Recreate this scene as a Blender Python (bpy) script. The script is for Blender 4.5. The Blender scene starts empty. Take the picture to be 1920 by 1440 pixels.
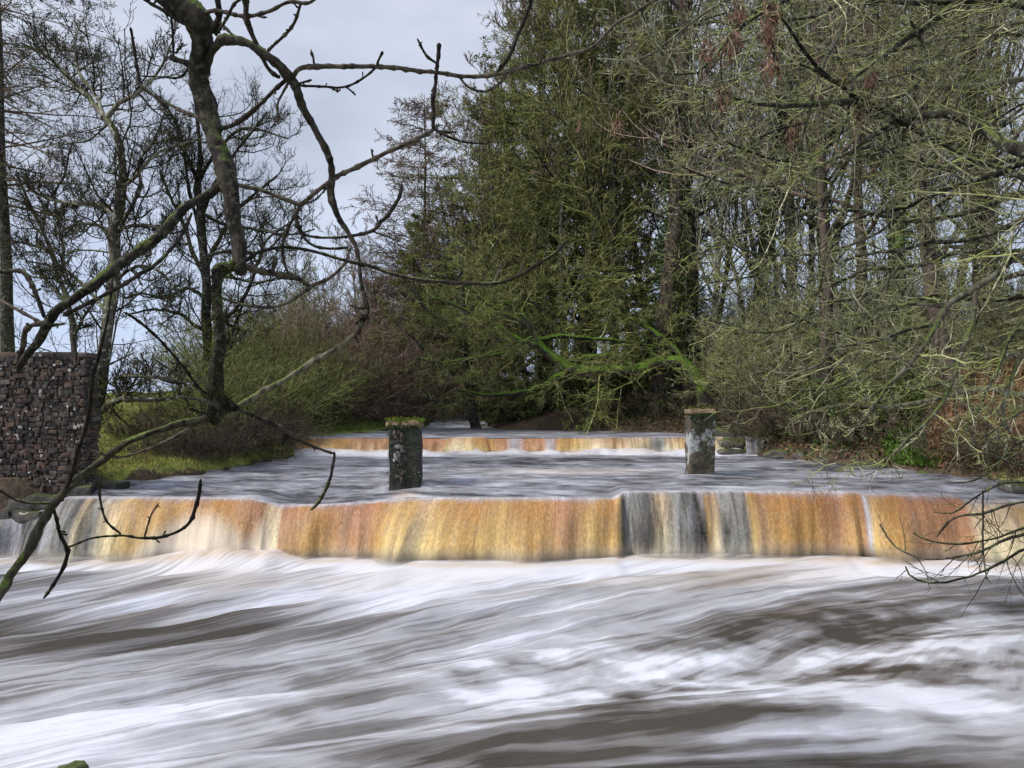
import bpy, math, random
import numpy as np
R = math.radians
S = bpy.context.scene
COL = S.collection

# ------------------------------------------------------------------ camera, sky, sun, exposure
F, H, HY = 1480.0, 2.46, 740.0            # focal length in photo pixels, eye height, horizon row
cam_d = bpy.data.cameras.new("camera"); cam = bpy.data.objects.new("camera", cam_d); COL.objects.link(cam)
cam.location = (0, 0, H); cam.rotation_euler = (R(90), 0, 0)
cam_d.sensor_width = 36; cam_d.lens = 36 * F / 1920; cam_d.shift_y = 20 / 1920
cam_d.clip_end = 3000; cam_d.clip_start = 0.05
S.camera = cam
SUN_EL, SUN_AZ = 44, 246                   # azimuth clockwise from +Y: high on the left
w = bpy.data.worlds.new("World"); S.world = w; w.use_nodes = True
nt = w.node_tree; N = nt.nodes; N.clear()
out = N.new("ShaderNodeOutputWorld"); bg = N.new("ShaderNodeBackground")
sky = N.new("ShaderNodeTexSky"); sky.sky_type = 'NISHITA'; sky.sun_disc = False
sky.sun_elevation = R(SUN_EL); sky.sun_rotation = R(SUN_AZ)
tc = N.new("ShaderNodeTexCoord"); mp = N.new("ShaderNodeMapping"); mp.inputs['Scale'].default_value = (1, 1, 3)
nz = N.new("ShaderNodeTexNoise"); nz.inputs['Scale'].default_value = 2.2; nz.inputs['Detail'].default_value = 5
cr = N.new("ShaderNodeValToRGB"); cr.color_ramp.elements[0].position = 0.38; cr.color_ramp.elements[1].position = 0.66
cr.color_ramp.elements[0].color = (4.2, 4.6, 5.6, 1); cr.color_ramp.elements[1].color = (6.6, 7.0, 8.0, 1)
mx = N.new("ShaderNodeMix"); mx.data_type = 'RGBA'; mx.inputs[0].default_value = 0.82
L = nt.links.new
L(tc.outputs['Generated'], mp.inputs[0]); L(mp.outputs[0], nz.inputs[0]); L(nz.outputs[0], cr.inputs[0])
sep = N.new("ShaderNodeSeparateXYZ"); L(tc.outputs['Generated'], sep.inputs[0])
lo = N.new("ShaderNodeMapRange"); lo.inputs['From Min'].default_value = .26; lo.inputs['From Max'].default_value = .02; L(sep.outputs[2], lo.inputs['Value'])
lm = N.new("ShaderNodeMix"); lm.data_type = 'RGBA'; L(lo.outputs[0], lm.inputs[0]); L(cr.outputs[0], lm.inputs[6]); lm.inputs[7].default_value = (4.9, 5.9, 8.4, 1)
L(sky.outputs[0], mx.inputs[6]); L(lm.outputs[2], mx.inputs[7]); L(mx.outputs[2], bg.inputs[0]); L(bg.outputs[0], out.inputs[0])
bg.inputs[1].default_value = 0.10
sd = bpy.data.lights.new("sun", 'SUN'); sd.energy = 2.6; sd.angle = R(9); sd.color = (1, 0.95, 0.87)
so = bpy.data.objects.new("sun", sd); COL.objects.link(so)
so.rotation_euler = (R(90 - SUN_EL), 0, R(180 - SUN_AZ))
S.view_settings.view_transform = 'Standard'; S.view_settings.look = 'None'
S.view_settings.gamma = 1; S.view_settings.use_curve_mapping = False
S.view_settings.exposure = 0.34
S.render.engine = 'CYCLES'
S.cycles.max_bounces = 5; S.cycles.diffuse_bounces = 3; S.cycles.glossy_bounces = 2; S.cycles.transparent_max_bounces = 12

# ------------------------------------------------------------------ helpers
def W(px, py, Y): return np.array(((px - 960) * Y / F, Y, H - (py - HY) * Y / F))
def norm(v): return v / np.maximum(np.linalg.norm(v, axis=-1, keepdims=True), 1e-9)
def sstep(a, b, x):
    t = np.clip((x - a) / (b - a), 0, 1); return t * t * (3 - 2 * t)
_T = np.random.RandomState(5).rand(256, 256)
def vnoise(x, y):
    xi = np.floor(x).astype(int); yi = np.floor(y).astype(int); fx = x - xi; fy = y - yi
    fx = fx * fx * (3 - 2 * fx); fy = fy * fy * (3 - 2 * fy)
    g = lambda a, b: _T[a % 256, b % 256]
    return (g(xi, yi) * (1 - fx) + g(xi + 1, yi) * fx) * (1 - fy) + (g(xi, yi + 1) * (1 - fx) + g(xi + 1, yi + 1) * fx) * fy
def fbm(x, y, o=4):
    s = 0; a = .5
    for i in range(o): s = s + a * vnoise(x * 2 ** i + 17 * i, y * 2 ** i + 31 * i); a *= .5
    return s / (1 - .5 ** o)

class G:                                   # geometry gathered in numpy, built once
    def __init__(s): s.v = []; s.f = []; s.n = 0
    def add(s, v, f):
        s.v.append(np.asarray(v, float).reshape(-1, 3)); s.f.append(np.asarray(f, int).reshape(-1, 4) + s.n); s.n += len(s.v[-1]); return s
    def data(s): return np.concatenate(s.v), np.concatenate(s.f)
    def build(s, name, mat, parent=None, origin=(0, 0, 0), smooth=True, uv=None, cols=None):
        v, f = s.data(); v = v - np.asarray(origin)
        me = bpy.data.meshes.new(name)
        me.vertices.add(len(v)); me.vertices.foreach_set('co', v.astype(np.float32).ravel())
        me.loops.add(f.size); me.loops.foreach_set('vertex_index', f.ravel().astype(np.int32))
        me.polygons.add(len(f)); me.polygons.foreach_set('loop_start', np.arange(0, f.size, 4, dtype=np.int32))
        me.polygons.foreach_set('loop_total', np.full(len(f), 4, dtype=np.int32))
        me.polygons.foreach_set('use_smooth', np.full(len(f), smooth))
        if uv is not None:
            a = me.attributes.new('flow', 'FLOAT_VECTOR', 'POINT'); a.data.foreach_set('vector', np.asarray(uv, np.float32).ravel())
        for k, c in (cols or {}).items():
            if np.ndim(c) == 1:
                a = me.attributes.new(k, 'FLOAT', 'POINT'); a.data.foreach_set('value', np.asarray(c, np.float32))
            else:
                a = me.attributes.new(k, 'FLOAT_COLOR', 'POINT'); a.data.foreach_set('color', np.c_[c, np.ones(len(c))].astype(np.float32).ravel())
        me.update(calc_edges=True); me.validate()
        me.materials.append(mat)
        o = bpy.data.objects.new(name, me); COL.objects.link(o)
        if parent is not None: o.parent = parent
        else: o.location = origin
        return o
def tag(o, label=None, cat=None, group=None, kind=None):
    for k, x in (('label', label), ('category', cat), ('group', group), ('kind', kind)):
        if x: o[k] = x
    return o
def thing(name, loc, label, cat, group=None):
    o = bpy.data.objects.new(name, None); COL.objects.link(o); o.location = tuple(loc); o.empty_display_size = .2
    return tag(o, label, cat, group)
def copy_thing(root, loc, rz=0, sc=1.0, label=None, group=None):
    r = root.copy(); COL.objects.link(r); r.location = tuple(loc); r.rotation_euler = (0, 0, rz)
    r.scale = (sc, sc, sc) if np.ndim(sc) == 0 else sc
    if label: r['label'] = label
    if group: r['group'] = group
    for ch in list(root.children):
        c = ch.copy(); COL.objects.link(c); c.parent = r
    return r

def tubes(g, pts, rad, k=4):
    pts = np.asarray(pts, float); rad = np.asarray(rad, float)
    B, n, _ = pts.shape
    t = np.empty_like(pts); t[:, 1:-1] = pts[:, 2:] - pts[:, :-2]; t[:, 0] = pts[:, 1] - pts[:, 0]; t[:, -1] = pts[:, -1] - pts[:, -2]
    t = norm(t)
    ref = np.where(np.abs(t[:, 0, 2:3]) < .8, np.array([[0, 0, 1.]]), np.array([[1., 0, 0]]))
    u = np.empty_like(pts); p = ref
    for i in range(n):
        p = norm(p - (p * t[:, i]).sum(-1, keepdims=True) * t[:, i]); u[:, i] = p
    b = np.cross(t, u)
    a = np.arange(k) * 2 * math.pi / k
    V = pts[:, :, None] + rad[:, :, None, None] * (u[:, :, None] * np.cos(a)[:, None] + b[:, :, None] * np.sin(a)[:, None])
    i = np.arange(n - 1)[:, None] * k; j = np.arange(k)[None]; j2 = (j + 1) % k
    q = np.stack([i + j, i + j2, i + k + j2, i + k + j], -1).reshape(-1, 4)
    Fc = (q[None] + (np.arange(B) * n * k)[:, None, None]).reshape(-1, 4)
    return g.add(V, Fc)
def grow(rng, P, D, Ln, R0, n, wander, trop0=(0, 0, 0), trop1=None, taper=.3):
    B = len(P); pts = np.empty((B, n, 3)); pts[:, 0] = P; d = norm(D)
    trop0 = np.asarray(trop0, float); trop1 = trop0 if trop1 is None else np.asarray(trop1, float)
    for i in range(1, n):
        f = i / (n - 1)
        d = norm(d + wander * rng.randn(B, 3) + trop0 * (1 - f) + trop1 * f)
        pts[:, i] = pts[:, i - 1] + d * (Ln / (n - 1))[:, None]
    rad = R0[:, None] * (1 - (1 - taper) * np.linspace(0, 1, n)[None] ** .8)
    return pts, rad
def spawn(rng, pts, rad, m, t0, t1, ang, angv, ratio, rr=.6, flat=0., lenfall=.5, rmin=.003, upbias=0.):
    B, n, _ = pts.shape
    Lp = np.linalg.norm(np.diff(pts, axis=1), axis=-1).sum(1)
    t = (t0 + (t1 - t0) * (np.arange(m)[None] + rng.rand(B, m)) / m)
    x = t * (n - 1); i = np.clip(x.astype(int), 0, n - 2); f = x - i
    bi = np.arange(B)[:, None]
    P = pts[bi, i] * (1 - f[..., None]) + pts[bi, i + 1] * f[..., None]
    T = norm(pts[bi, i + 1] - pts[bi, i]); r = rad[bi, i] * (1 - f) + rad[bi, i + 1] * f
    q = rng.randn(B, m, 3); q[..., 2] = q[..., 2] * (1 - flat) + upbias
    q = norm(q - (q * T).sum(-1, keepdims=True) * T)
    a = np.radians(ang + angv * rng.randn(B, m))[..., None]
    D = T * np.cos(a) + q * np.sin(a)
    Ln = Lp[:, None] * ratio * (1 - lenfall * (t - t0) / max(t1 - t0, 1e-6)) * (.65 + .6 * rng.rand(B, m))
    r = np.maximum(r * rr, rmin)
    return P.reshape(-1, 3), D.reshape(-1, 3), Ln.ravel(), r.ravel()
def resample(P, n):
    """smooth (Catmull-Rom) curve through the rows of P, all columns, resampled to n even rows"""
    P = np.asarray(P, float); Q = np.vstack([2 * P[0] - P[1], P, 2 * P[-1] - P[-2]]); o = []
    for i in range(1, len(Q) - 2):
        for t in np.linspace(0, 1, 8, endpoint=False):
            a, b, c, d = Q[i - 1:i + 3]
            o.append(.5 * (2 * b + (c - a) * t + (2 * a - 5 * b + 4 * c - d) * t * t + (3 * b - a - 3 * c + d) * t ** 3))
    o.append(P[-1]); o = np.array(o)
    s = np.r_[0, np.cumsum(np.linalg.norm(np.diff(o[:, :3], axis=0), axis=1))]
    x = np.linspace(0, s[-1], n)
    return np.stack([np.interp(x, s, o[:, k]) for k in range(o.shape[1])], 1)
def leaves(g, rng, P, size, aspect=.5, D=None, var=.5, up=0.):
    P = np.asarray(P); n = len(P)
    a = norm(rng.randn(n, 3) if D is None else D + .35 * rng.randn(n, 3))
    c = rng.randn(n, 3); c[:, 2] += up
    b = norm(np.cross(a, c)); s = (size * (1 - var * rng.rand(n)))[:, None]
    V = np.stack([P, P + a * s * .5 + b * s * aspect * .5, P + a * s, P + a * s * .45 - b * s * aspect * .5], 1)
    return g.add(V, np.arange(4 * n).reshape(-1, 4))

# ------------------------------------------------------------------ materials
def mat(name):
    m = bpy.data.materials.new(name); m.use_nodes = True; t = m.node_tree
    return m, t, t.nodes, t.nodes['Principled BSDF'], t.links.new
def ramp(N, stops, inp=None, L=None):
    c = N.new("ShaderNodeValToRGB"); e = c.color_ramp.elements
    while len(e) < len(stops): e.new(.5)
    for x, (p, col) in zip(e, stops):
        x.position = p; x.color = tuple(col) + (1,) if np.ndim(col) else (col, col, col, 1)
    if inp is not None: L(inp, c.inputs[0])
    return c
def noise(N, L, vec, scale, detail=4, rough=.55, dist=0.):
    n = N.new("ShaderNodeTexNoise"); n.inputs['Scale'].default_value = scale; n.inputs['Detail'].default_value = detail
    n.inputs['Roughness'].default_value = rough; n.inputs['Distortion'].default_value = dist
    if vec is not None: L(vec, n.inputs['Vector'])
    return n
def mixc(N, L, fac, a, b):
    m = N.new("ShaderNodeMix"); m.data_type = 'RGBA'
    for i, x in ((0, fac), (6, a), (7, b)):
        if hasattr(x, 'links'): L(x, m.inputs[i])
        elif i == 0: m.inputs[0].default_value = x
        else: m.inputs[i].default_value = tuple(x) + (1,)
    return m.outputs[2]
def math_(N, L, op, a, b=0., clamp=False):
    m = N.new("ShaderNodeMath"); m.operation = op; m.use_clamp = clamp
    for i, x in ((0, a), (1, b)):
        if hasattr(x, 'links'): L(x, m.inputs[i])
        else: m.inputs[i].default_value = x
    return m.outputs[0]
def bump(N, L, P, h, dist, st=.6):
    b = N.new("ShaderNodeBump"); b.inputs['Distance'].default_value = dist; b.inputs['Strength'].default_value = st
    L(h, b.inputs['Height']); L(b.outputs[0], P.inputs['Normal'])
def bark(name, dark, light, moss, moss_amt, scale=12, bumpd=.01, lichen=None, vscale=(1, 1, .35)):
    m, t, N, P, L = mat(name)
    tc = N.new("ShaderNodeTexCoord"); mp = N.new("ShaderNodeMapping"); mp.inputs['Scale'].default_value = vscale
    L(tc.outputs['Object'], mp.inputs[0])
    n1 = noise(N, L, mp.outputs[0], scale, 6, .65); n2 = noise(N, L, tc.outputs['Object'], scale * .25, 4)
    c = ramp(N, [(.38, dark), (.64, light)], n1.outputs[0], L)
    col = c.outputs[0]
    geo = N.new("ShaderNodeNewGeometry")
    rv = ramp(N, [(0, .16), (.6, .75), (1, 2.0)], geo.outputs['Random Per Island'], L)
    mm = N.new("ShaderNodeMix"); mm.data_type = 'RGBA'; mm.blend_type = 'MULTIPLY'; mm.inputs[0].default_value = 1
    L(col, mm.inputs[6]); L(rv.outputs[0], mm.inputs[7]); col = mm.outputs[2]
    if lichen:
        n3 = noise(N, L, tc.outputs['Object'], scale * 1.7, 3)
        l = ramp(N, [(.55, 0.), (.62, 1.)], n3.outputs[0], L)
        col = mixc(N, L, l.outputs[0], col, lichen)
    if moss_amt > 0:                       # moss grows on the upper side of limbs, in patches
        sx = N.new("ShaderNodeSeparateXYZ"); L(geo.outputs['Normal'], sx.inputs[0])
        a = math_(N, L, 'MULTIPLY', sx.outputs[2], .35)
        a = math_(N, L, 'ADD', a, n2.outputs[0])
        f = ramp(N, [(.80 - moss_amt * .45, 0.), (.92 - moss_amt * .45, 1.)], a, L)
        n4 = noise(N, L, tc.outputs['Object'], scale * 3, 3)
        mc = ramp(N, [(.3, tuple(x * .45 for x in moss)), (.7, tuple(x * 1.35 for x in moss))], n4.outputs[0], L)
        col = mixc(N, L, f.outputs[0], col, mc.outputs[0])
    L(col, P.inputs['Base Color']); P.inputs['Roughness'].default_value = .85; P.inputs['Specular IOR Level'].default_value = .25
    bump(N, L, P, n1.outputs[0], bumpd)
    return m
def leafmat(name, cols, transl=.25, rough=.6):
    m, t, N, P, L = mat(name)
    geo = N.new("ShaderNodeNewGeometry")
    c = ramp(N, [(i / max(len(cols) - 1, 1), x) for i, x in enumerate(cols)], geo.outputs['Random Per Island'], L)
    tc = N.new("ShaderNodeTexCoord"); n = noise(N, L, tc.outputs['Object'], .9, 3)
    v = ramp(N, [(.35, .6), (.65, 1.3)], n.outputs[0], L)
    mm = N.new("ShaderNodeMix"); mm.data_type = 'RGBA'; mm.blend_type = 'MULTIPLY'; mm.inputs[0].default_value = 1
    L(c.outputs[0], mm.inputs[6]); L(v.outputs[0], mm.inputs[7])
    L(mm.outputs[2], P.inputs['Base Color']); P.inputs['Roughness'].default_value = rough; P.inputs['Specular IOR Level'].default_value = .3
    tr = N.new("ShaderNodeBsdfTranslucent"); L(mm.outputs[2], tr.inputs[0])
    ms = N.new("ShaderNodeMixShader"); ms.inputs[0].default_value = transl
    L(P.outputs[0], ms.inputs[1]); L(tr.outputs[0], ms.inputs[2]); L(ms.outputs[0], N['Material Output'].inputs[0])
    return m
M = {}
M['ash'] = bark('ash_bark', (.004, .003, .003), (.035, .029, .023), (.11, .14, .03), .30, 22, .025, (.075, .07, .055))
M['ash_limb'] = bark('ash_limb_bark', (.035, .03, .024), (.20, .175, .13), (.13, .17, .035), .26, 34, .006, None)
M['ash_twig'] = bark('ash_twig_bark', (.018, .013, .012), (.10, .08, .066), (.13, .16, .05), .20, 34, .003, None, (1, 1, 1))
M['dark'] = bark('dark_bark', (.025, .022, .018), (.12, .108, .08), (.10, .13, .035), .32, 9, .015, (.18, .19, .15))
M['mossy'] = bark('mossy_bark', (.03, .028, .022), (.10, .09, .065), (.11, .20, .02), .70, 8, .02)
M['pale'] = bark('pale_bark', (.09, .08, .06), (.26, .24, .18), (.14, .17, .06), .25, 7, .015, (.34, .35, .28))
M['red'] = bark('reddish_bark', (.05, .036, .03), (.20, .145, .12), (.12, .15, .04), .2, 8, .015)
M['lichen_twig'] = bark('lichen_twig', (.10, .098, .065), (.52, .50, .34), (.34, .38, .09), .28, 14, .003, None, (1, 1, 1))
M['grey_twig'] = bark('grey_twig', (.16, .145, .125), (.42, .38, .33), (.2, .21, .09), .12, 10, .003, None, (1, 1, 1))
M['olive_twig'] = bark('olive_twig', (.10, .10, .045), (.40, .38, .17), (.24, .30, .06), .32, 10, .003, None, (1, 1, 1))
M['brown_twig'] = bark('brown_twig', (.14, .10, .08), (.40, .28, .23), (.15, .15, .06), .1, 10, .003, None, (1, 1, 1))
M['rust_twig'] = bark('rust_twig', (.19, .11, .06), (.48, .30, .18), (.2, .18, .06), .05, 10, .003, None, (1, 1, 1))
M['bramble'] = bark('bramble_stem', (.05, .035, .028), (.22, .17, .13), (.15, .15, .06), .1, 10, .003, None, (1, 1, 1))
M['dark_twig'] = bark('dark_twig', (.02, .017, .013), (.085, .075, .05), (.10, .12, .03), .2, 10, .003, None, (1, 1, 1))
M['larch_twig'] = bark('larch_twig', (.11, .075, .065), (.29, .20, .17), (.15, .15, .06), .05, 10, .003, None, (1, 1, 1))
M['needle'] = leafmat('olive_needles', [(.06, .085, .025), (.12, .145, .04), (.20, .21, .07), (.19, .15, .07)])
M['needle_dark'] = leafmat('dark_needles', [(.035, .045, .02), (.07, .075, .032), (.11, .09, .045)])
M['ivy'] = leafmat('ivy_leaves', [(.025, .055, .015), (.05, .09, .022), (.09, .14, .03)], .15, .4)
M['green_leaf'] = leafmat('fresh_leaves', [(.06, .14, .02), (.11, .2, .03), (.17, .26, .05)], .3)
M['moss_leaf'] = leafmat('moss', [(.08, .13, .015), (.15, .21, .02), (.2, .24, .03)], .2, .9)
M['litter'] = leafmat('leaf_litter', [(.10, .055, .03), (.2, .11, .06), (.27, .18, .10), (.07, .075, .03)], .15, .8)
M['bracken'] = leafmat('dead_bracken', [(.17, .09, .05), (.30, .17, .10), (.38, .25, .15)], .2, .8)
M['grass'] = leafmat('grass_blades', [(.15, .19, .035), (.27, .32, .06), (.40, .40, .11), (.44, .40, .18)], .3)
M['seed'] = leafmat('dry_ash_keys', [(.09, .04, .03), (.21, .11, .075), (.33, .21, .15)], .2, .7)

def stone(name, cols, scale=3, moss=None, wet=.0, bumpd=.02, rough=.85, white=None):
    m, t, N, P, L = mat(name)
    tc = N.new("ShaderNodeTexCoord"); geo = N.new("ShaderNodeNewGeometry")
    n1 = noise(N, L, tc.outputs['Object'], scale, 7, .65); n2 = noise(N, L, tc.outputs['Object'], scale * 5, 5, .6)
    a = math_(N, L, 'MULTIPLY', geo.outputs['Random Per Island'], .5); a = math_(N, L, 'ADD', a, n1.outputs[0]); a = math_(N, L, 'SUBTRACT', a, .25)
    c = ramp(N, [(.25 + .5 * i / max(len(cols) - 1, 1), x) for i, x in enumerate(cols)], a, L).outputs[0]
    v = ramp(N, [(.3, .55), (.7, 1.35)], n2.outputs[0], L)
    mm = N.new("ShaderNodeMix"); mm.data_type = 'RGBA'; mm.blend_type = 'MULTIPLY'; mm.inputs[0].default_value = 1
    L(c, mm.inputs[6]); L(v.outputs[0], mm.inputs[7]); c = mm.outputs[2]
    if white:
        n3 = noise(N, L, tc.outputs['Object'], scale * white[0], 3, .5)
        f = ramp(N, [(white[1], 0.), (white[1] + .04, 1.)], n3.outputs[0], L); c = mixc(N, L, f.outputs[0], c, white[2])
    if moss:
        n4 = noise(N, L, tc.outputs['Object'], scale * 1.3, 6, .7)
        sx = N.new("ShaderNodeSeparateXYZ"); L(geo.outputs['Normal'], sx.inputs[0])
        b = math_(N, L, 'MULTIPLY', sx.outputs[2], .25); b = math_(N, L, 'ADD', b, n4.outputs[0])
        f = ramp(N, [(moss[0], 0.), (moss[0] + .08, 1.)], b, L); c = mixc(N, L, f.outputs[0], c, moss[1])
    L(c, P.inputs['Base Color']); P.inputs['Roughness'].default_value = rough; P.inputs['Coat Weight'].default_value = wet; P.inputs['Coat Roughness'].default_value = .2
    h = math_(N, L, 'ADD', n1.outputs[0], n2.outputs[0]); bump(N, L, P, h, bumpd, .8)
    return m
M['rubble'] = stone('rubble_stone', [(.022, .02, .02), (.055, .042, .036), (.13, .08, .058), (.032, .03, .03), (.10, .085, .072)], 1.3, (.70, (.08, .09, .03)), 0, .03, .9, (6, .66, (.40, .37, .33)))
M['lichen'] = stone('white_lichen_crust', [(.45, .44, .40), (.7, .69, .66)], 9)
M['mortar'] = stone('old_mortar', [(.035, .03, .025), (.08, .065, .05)], 3)
M['pillar'] = stone('pillar_stone', [(.014, .014, .012), (.032, .031, .028), (.065, .062, .056)], 2.6, (.70, (.06, .08, .025)), .1, .03, .85)
M['pillar_pale'] = stone('pillar_lichen_stone', [(.03, .026, .02), (.075, .062, .045), (.14, .12, .09)], 2.4, (.70, (.07, .07, .03)), .1, .03, .85, (.8, .50, (.42, .43, .43)))
M['mossrock'] = stone('mossy_rock', [(.06, .08, .03), (.12, .16, .04)], 5)
M['cap'] = stone('cap_stone', [(.15, .10, .06), (.30, .21, .13)], 5, (.80, (.10, .13, .03)))
M['wet_stone'] = stone('wet_stone', [(.035, .033, .03), (.075, .07, .065), (.13, .12, .11)], 2.2, (.78, (.07, .09, .025)), .6, .03, .6)
M['dark_ledge'] = stone('dark_ledge_stone', [(.02, .018, .015), (.05, .045, .038), (.09, .08, .065)], 3, (.66, (.07, .09, .02)), .15, .04, .8)
M['bank_rock'] = stone('bank_rock', [(.05, .045, .04), (.11, .10, .085), (.2, .185, .16)], 2.0, (.62, (.08, .12, .02)), .2, .03, .8)

# ground
def ground_mat():
    m, t, N, P, L = mat('earth_and_grass')
    tc = N.new("ShaderNodeTexCoord"); a = N.new("ShaderNodeAttribute"); a.attribute_name = 'green'
    n1 = noise(N, L, tc.outputs['Object'], 1.1, 7, .65); n2 = noise(N, L, tc.outputs['Object'], 14, 5, .6)
    soil = ramp(N, [(.3, (.035, .026, .018)), (.5, (.08, .055, .035)), (.7, (.14, .10, .06))], n2.outputs[0], L)
    gr = ramp(N, [(.3, (.12, .16, .035)), (.55, (.25, .29, .06)), (.75, (.40, .36, .14))], n1.outputs[0], L)
    gv = ramp(N, [(.3, .6), (.7, 1.3)], n2.outputs[0], L)
    mm = N.new("ShaderNodeMix"); mm.data_type = 'RGBA'; mm.blend_type = 'MULTIPLY'; mm.inputs[0].default_value = 1
    L(gr.outputs[0], mm.inputs[6]); L(gv.outputs[0], mm.inputs[7])
    f = math_(N, L, 'ADD', a.outputs['Fac'], math_(N, L, 'SUBTRACT', n1.outputs[0], .5)); fr = ramp(N, [(.42, 0.), (.55, 1.)], f, L)
    L(mixc(N, L, fr.outputs[0], soil.outputs[0], mm.outputs[2]), P.inputs['Base Color']); P.inputs['Roughness'].default_value = .95
    bump(N, L, P, n2.outputs[0], .04, .8)
    return m
M['ground'] = ground_mat()

# water: brown peaty water carrying streaks of foam; "foam" is how much foam floats there, less the shadow painted round the pillars, "flow" runs along the current
def water_mat(name, dark, mid, foam, sa, sn, warm=(.62, .50, .38), rough=.38):
    m, t, N, P, L = mat(name)
    fl = N.new("ShaderNodeAttribute"); fl.attribute_name = 'flow'
    fo = N.new("ShaderNodeAttribute"); fo.attribute_name = 'foam'
    wa = N.new("ShaderNodeAttribute"); wa.attribute_name = 'warm'
    def mapped(s):
        mp = N.new("ShaderNodeMapping"); mp.inputs['Scale'].default_value = s; L(fl.outputs['Vector'], mp.inputs[0]); return mp.outputs[0]
    n1 = noise(N, L, mapped((sa * .5, sn * .45, 1)), 1, 4, .5, .15)
    n2 = noise(N, L, mapped((sa * 1.1, sn * 1.7, 1)), 1, 5, .6, .2)
    n3 = noise(N, L, mapped((sa * 3.2, sn * 6, 1)), 1, 5, .65, .3)
    a = math_(N, L, 'MULTIPLY', n1.outputs[0], .34); b = math_(N, L, 'MULTIPLY', n2.outputs[0], .42); c = math_(N, L, 'MULTIPLY', n3.outputs[0], .24)
    s = math_(N, L, 'ADD', math_(N, L, 'ADD', a, b), c)
    f = math_(N, L, 'ADD', math_(N, L, 'MULTIPLY', math_(N, L, 'SUBTRACT', s, .5), 3.7), fo.outputs['Fac'])
    r = ramp(N, [(.0, dark), (.30, mid), (.62, tuple(.42 * x + .58 * y for x, y in zip(foam, mid))), (1., foam)], f, L)
    r.color_ramp.interpolation = 'EASE'
    wf = math_(N, L, 'MULTIPLY', wa.outputs['Fac'], math_(N, L, 'MULTIPLY', n2.outputs[0], 1.6), True)
    L(mixc(N, L, wf, r.outputs[0], warm), P.inputs['Base Color'])
    P.inputs['Roughness'].default_value = rough; P.inputs['IOR'].default_value = 1.33
    h = math_(N, L, 'ADD', math_(N, L, 'MULTIPLY', n2.outputs[0], 1.), math_(N, L, 'MULTIPLY', n3.outputs[0], .4))
    bump(N, L, P, h, .09, .7)
    return m
M['lower_water'] = water_mat('silky_foaming_water', (.075, .065, .055), (.20, .188, .19), (.80, .82, .91), .21, 2.3)
M['upper_water'] = water_mat('grey_rippled_water', (.075, .075, .085), (.25, .25, .285), (.74, .76, .84), 1.7, 3.6, (.62, .48, .36), .45)

def fall_mat():
    m, t, N, P, L = mat('peaty_falling_water')
    fl = N.new("ShaderNodeAttribute"); fl.attribute_name = 'flow'          # x across the fall, y down it
    to = N.new("ShaderNodeAttribute"); to.attribute_name = 'tone'
    ve = N.new("ShaderNodeAttribute"); ve.attribute_name = 'veil'
    ae = N.new("ShaderNodeAttribute"); ae.attribute_name = 'aerated'
    def mapped(s):
        mp = N.new("ShaderNodeMapping"); mp.inputs['Scale'].default_value = s; L(fl.outputs['Vector'], mp.inputs[0]); return mp.outputs[0]
    n1 = noise(N, L, mapped((2.3, .35, 1)), 1, 4, .6); n2 = noise(N, L, mapped((7, .8, 1)), 1, 5, .6, .7); n3 = noise(N, L, mapped((30, 17, 1)), 1, 5, .75, .4)
    v1 = ramp(N, [(.3, (.70, .60, .62)), (.5, (1, 1, 1)), (.72, (1.4, 1.5, 1.6))], n1.outputs[0], L)
    v2 = ramp(N, [(.3, (.82, .78, .74)), (.5, (1, 1, 1)), (.75, (1.25, 1.35, 1.5))], n2.outputs[0], L)
    v3 = ramp(N, [(.3, .62), (.5, 1), (.72, 1.5)], n3.outputs[0], L)
    c = to.outputs['Color']
    for v in (v1, v2, v3):
        mm = N.new("ShaderNodeMix"); mm.data_type = 'RGBA'; mm.blend_type = 'MULTIPLY'; mm.inputs[0].default_value = .8; mm.clamp_result = False
        L(c, mm.inputs[6]); L(v.outputs[0], mm.inputs[7]); c = mm.outputs[2]
    n5 = noise(N, L, mapped((6, 3.2, 1)), 1, 6, .7, .6); f5 = ramp(N, [(.50, 0.), (.68, .42)], n5.outputs[0], L)
    c = mixc(N, L, f5.outputs[0], c, (.27, .23, .19))
    f = math_(N, L, 'ADD', ae.outputs['Fac'], math_(N, L, 'MULTIPLY', math_(N, L, 'SUBTRACT', n3.outputs[0], .5), .5), True)
    c = mixc(N, L, f, c, (.80, .70, .56))
    L(c, P.inputs['Base Color']); P.inputs['Roughness'].default_value = .42; P.inputs['IOR'].default_value = 1.33
    h = math_(N, L, 'ADD', n2.outputs[0], math_(N, L, 'MULTIPLY', n3.outputs[0], .35)); bump(N, L, P, h, .04, .55)
    tr = N.new("ShaderNodeBsdfTransparent"); ms = N.new("ShaderNodeMixShader")
    g = math_(N, L, 'SUBTRACT', 1.0, n2.outputs[0]); g = math_(N, L, 'ADD', math_(N, L, 'MULTIPLY', math_(N, L, 'SUBTRACT', g, .5), 3.2), .42)
    fa = N.new('ShaderNodeAttribute'); fa.attribute_name = 'fade'
    al = math_(N, L, 'MULTIPLY', ve.outputs['Fac'], math_(N, L, 'MAXIMUM', g, 0.), True)
    fd = math_(N, L, 'MULTIPLY', fa.outputs['Fac'], math_(N, L, 'ADD', math_(N, L, 'MULTIPLY', n1.outputs[0], .8), .6), True)
    al = math_(N, L, 'MAXIMUM', al, fd)
    L(al, ms.inputs[0]); L(P.outputs[0], ms.inputs[1]); L(tr.outputs[0], ms.inputs[2]); L(ms.outputs[0], N['Material Output'].inputs[0])
    return m
M['fall'] = fall_mat()

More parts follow.
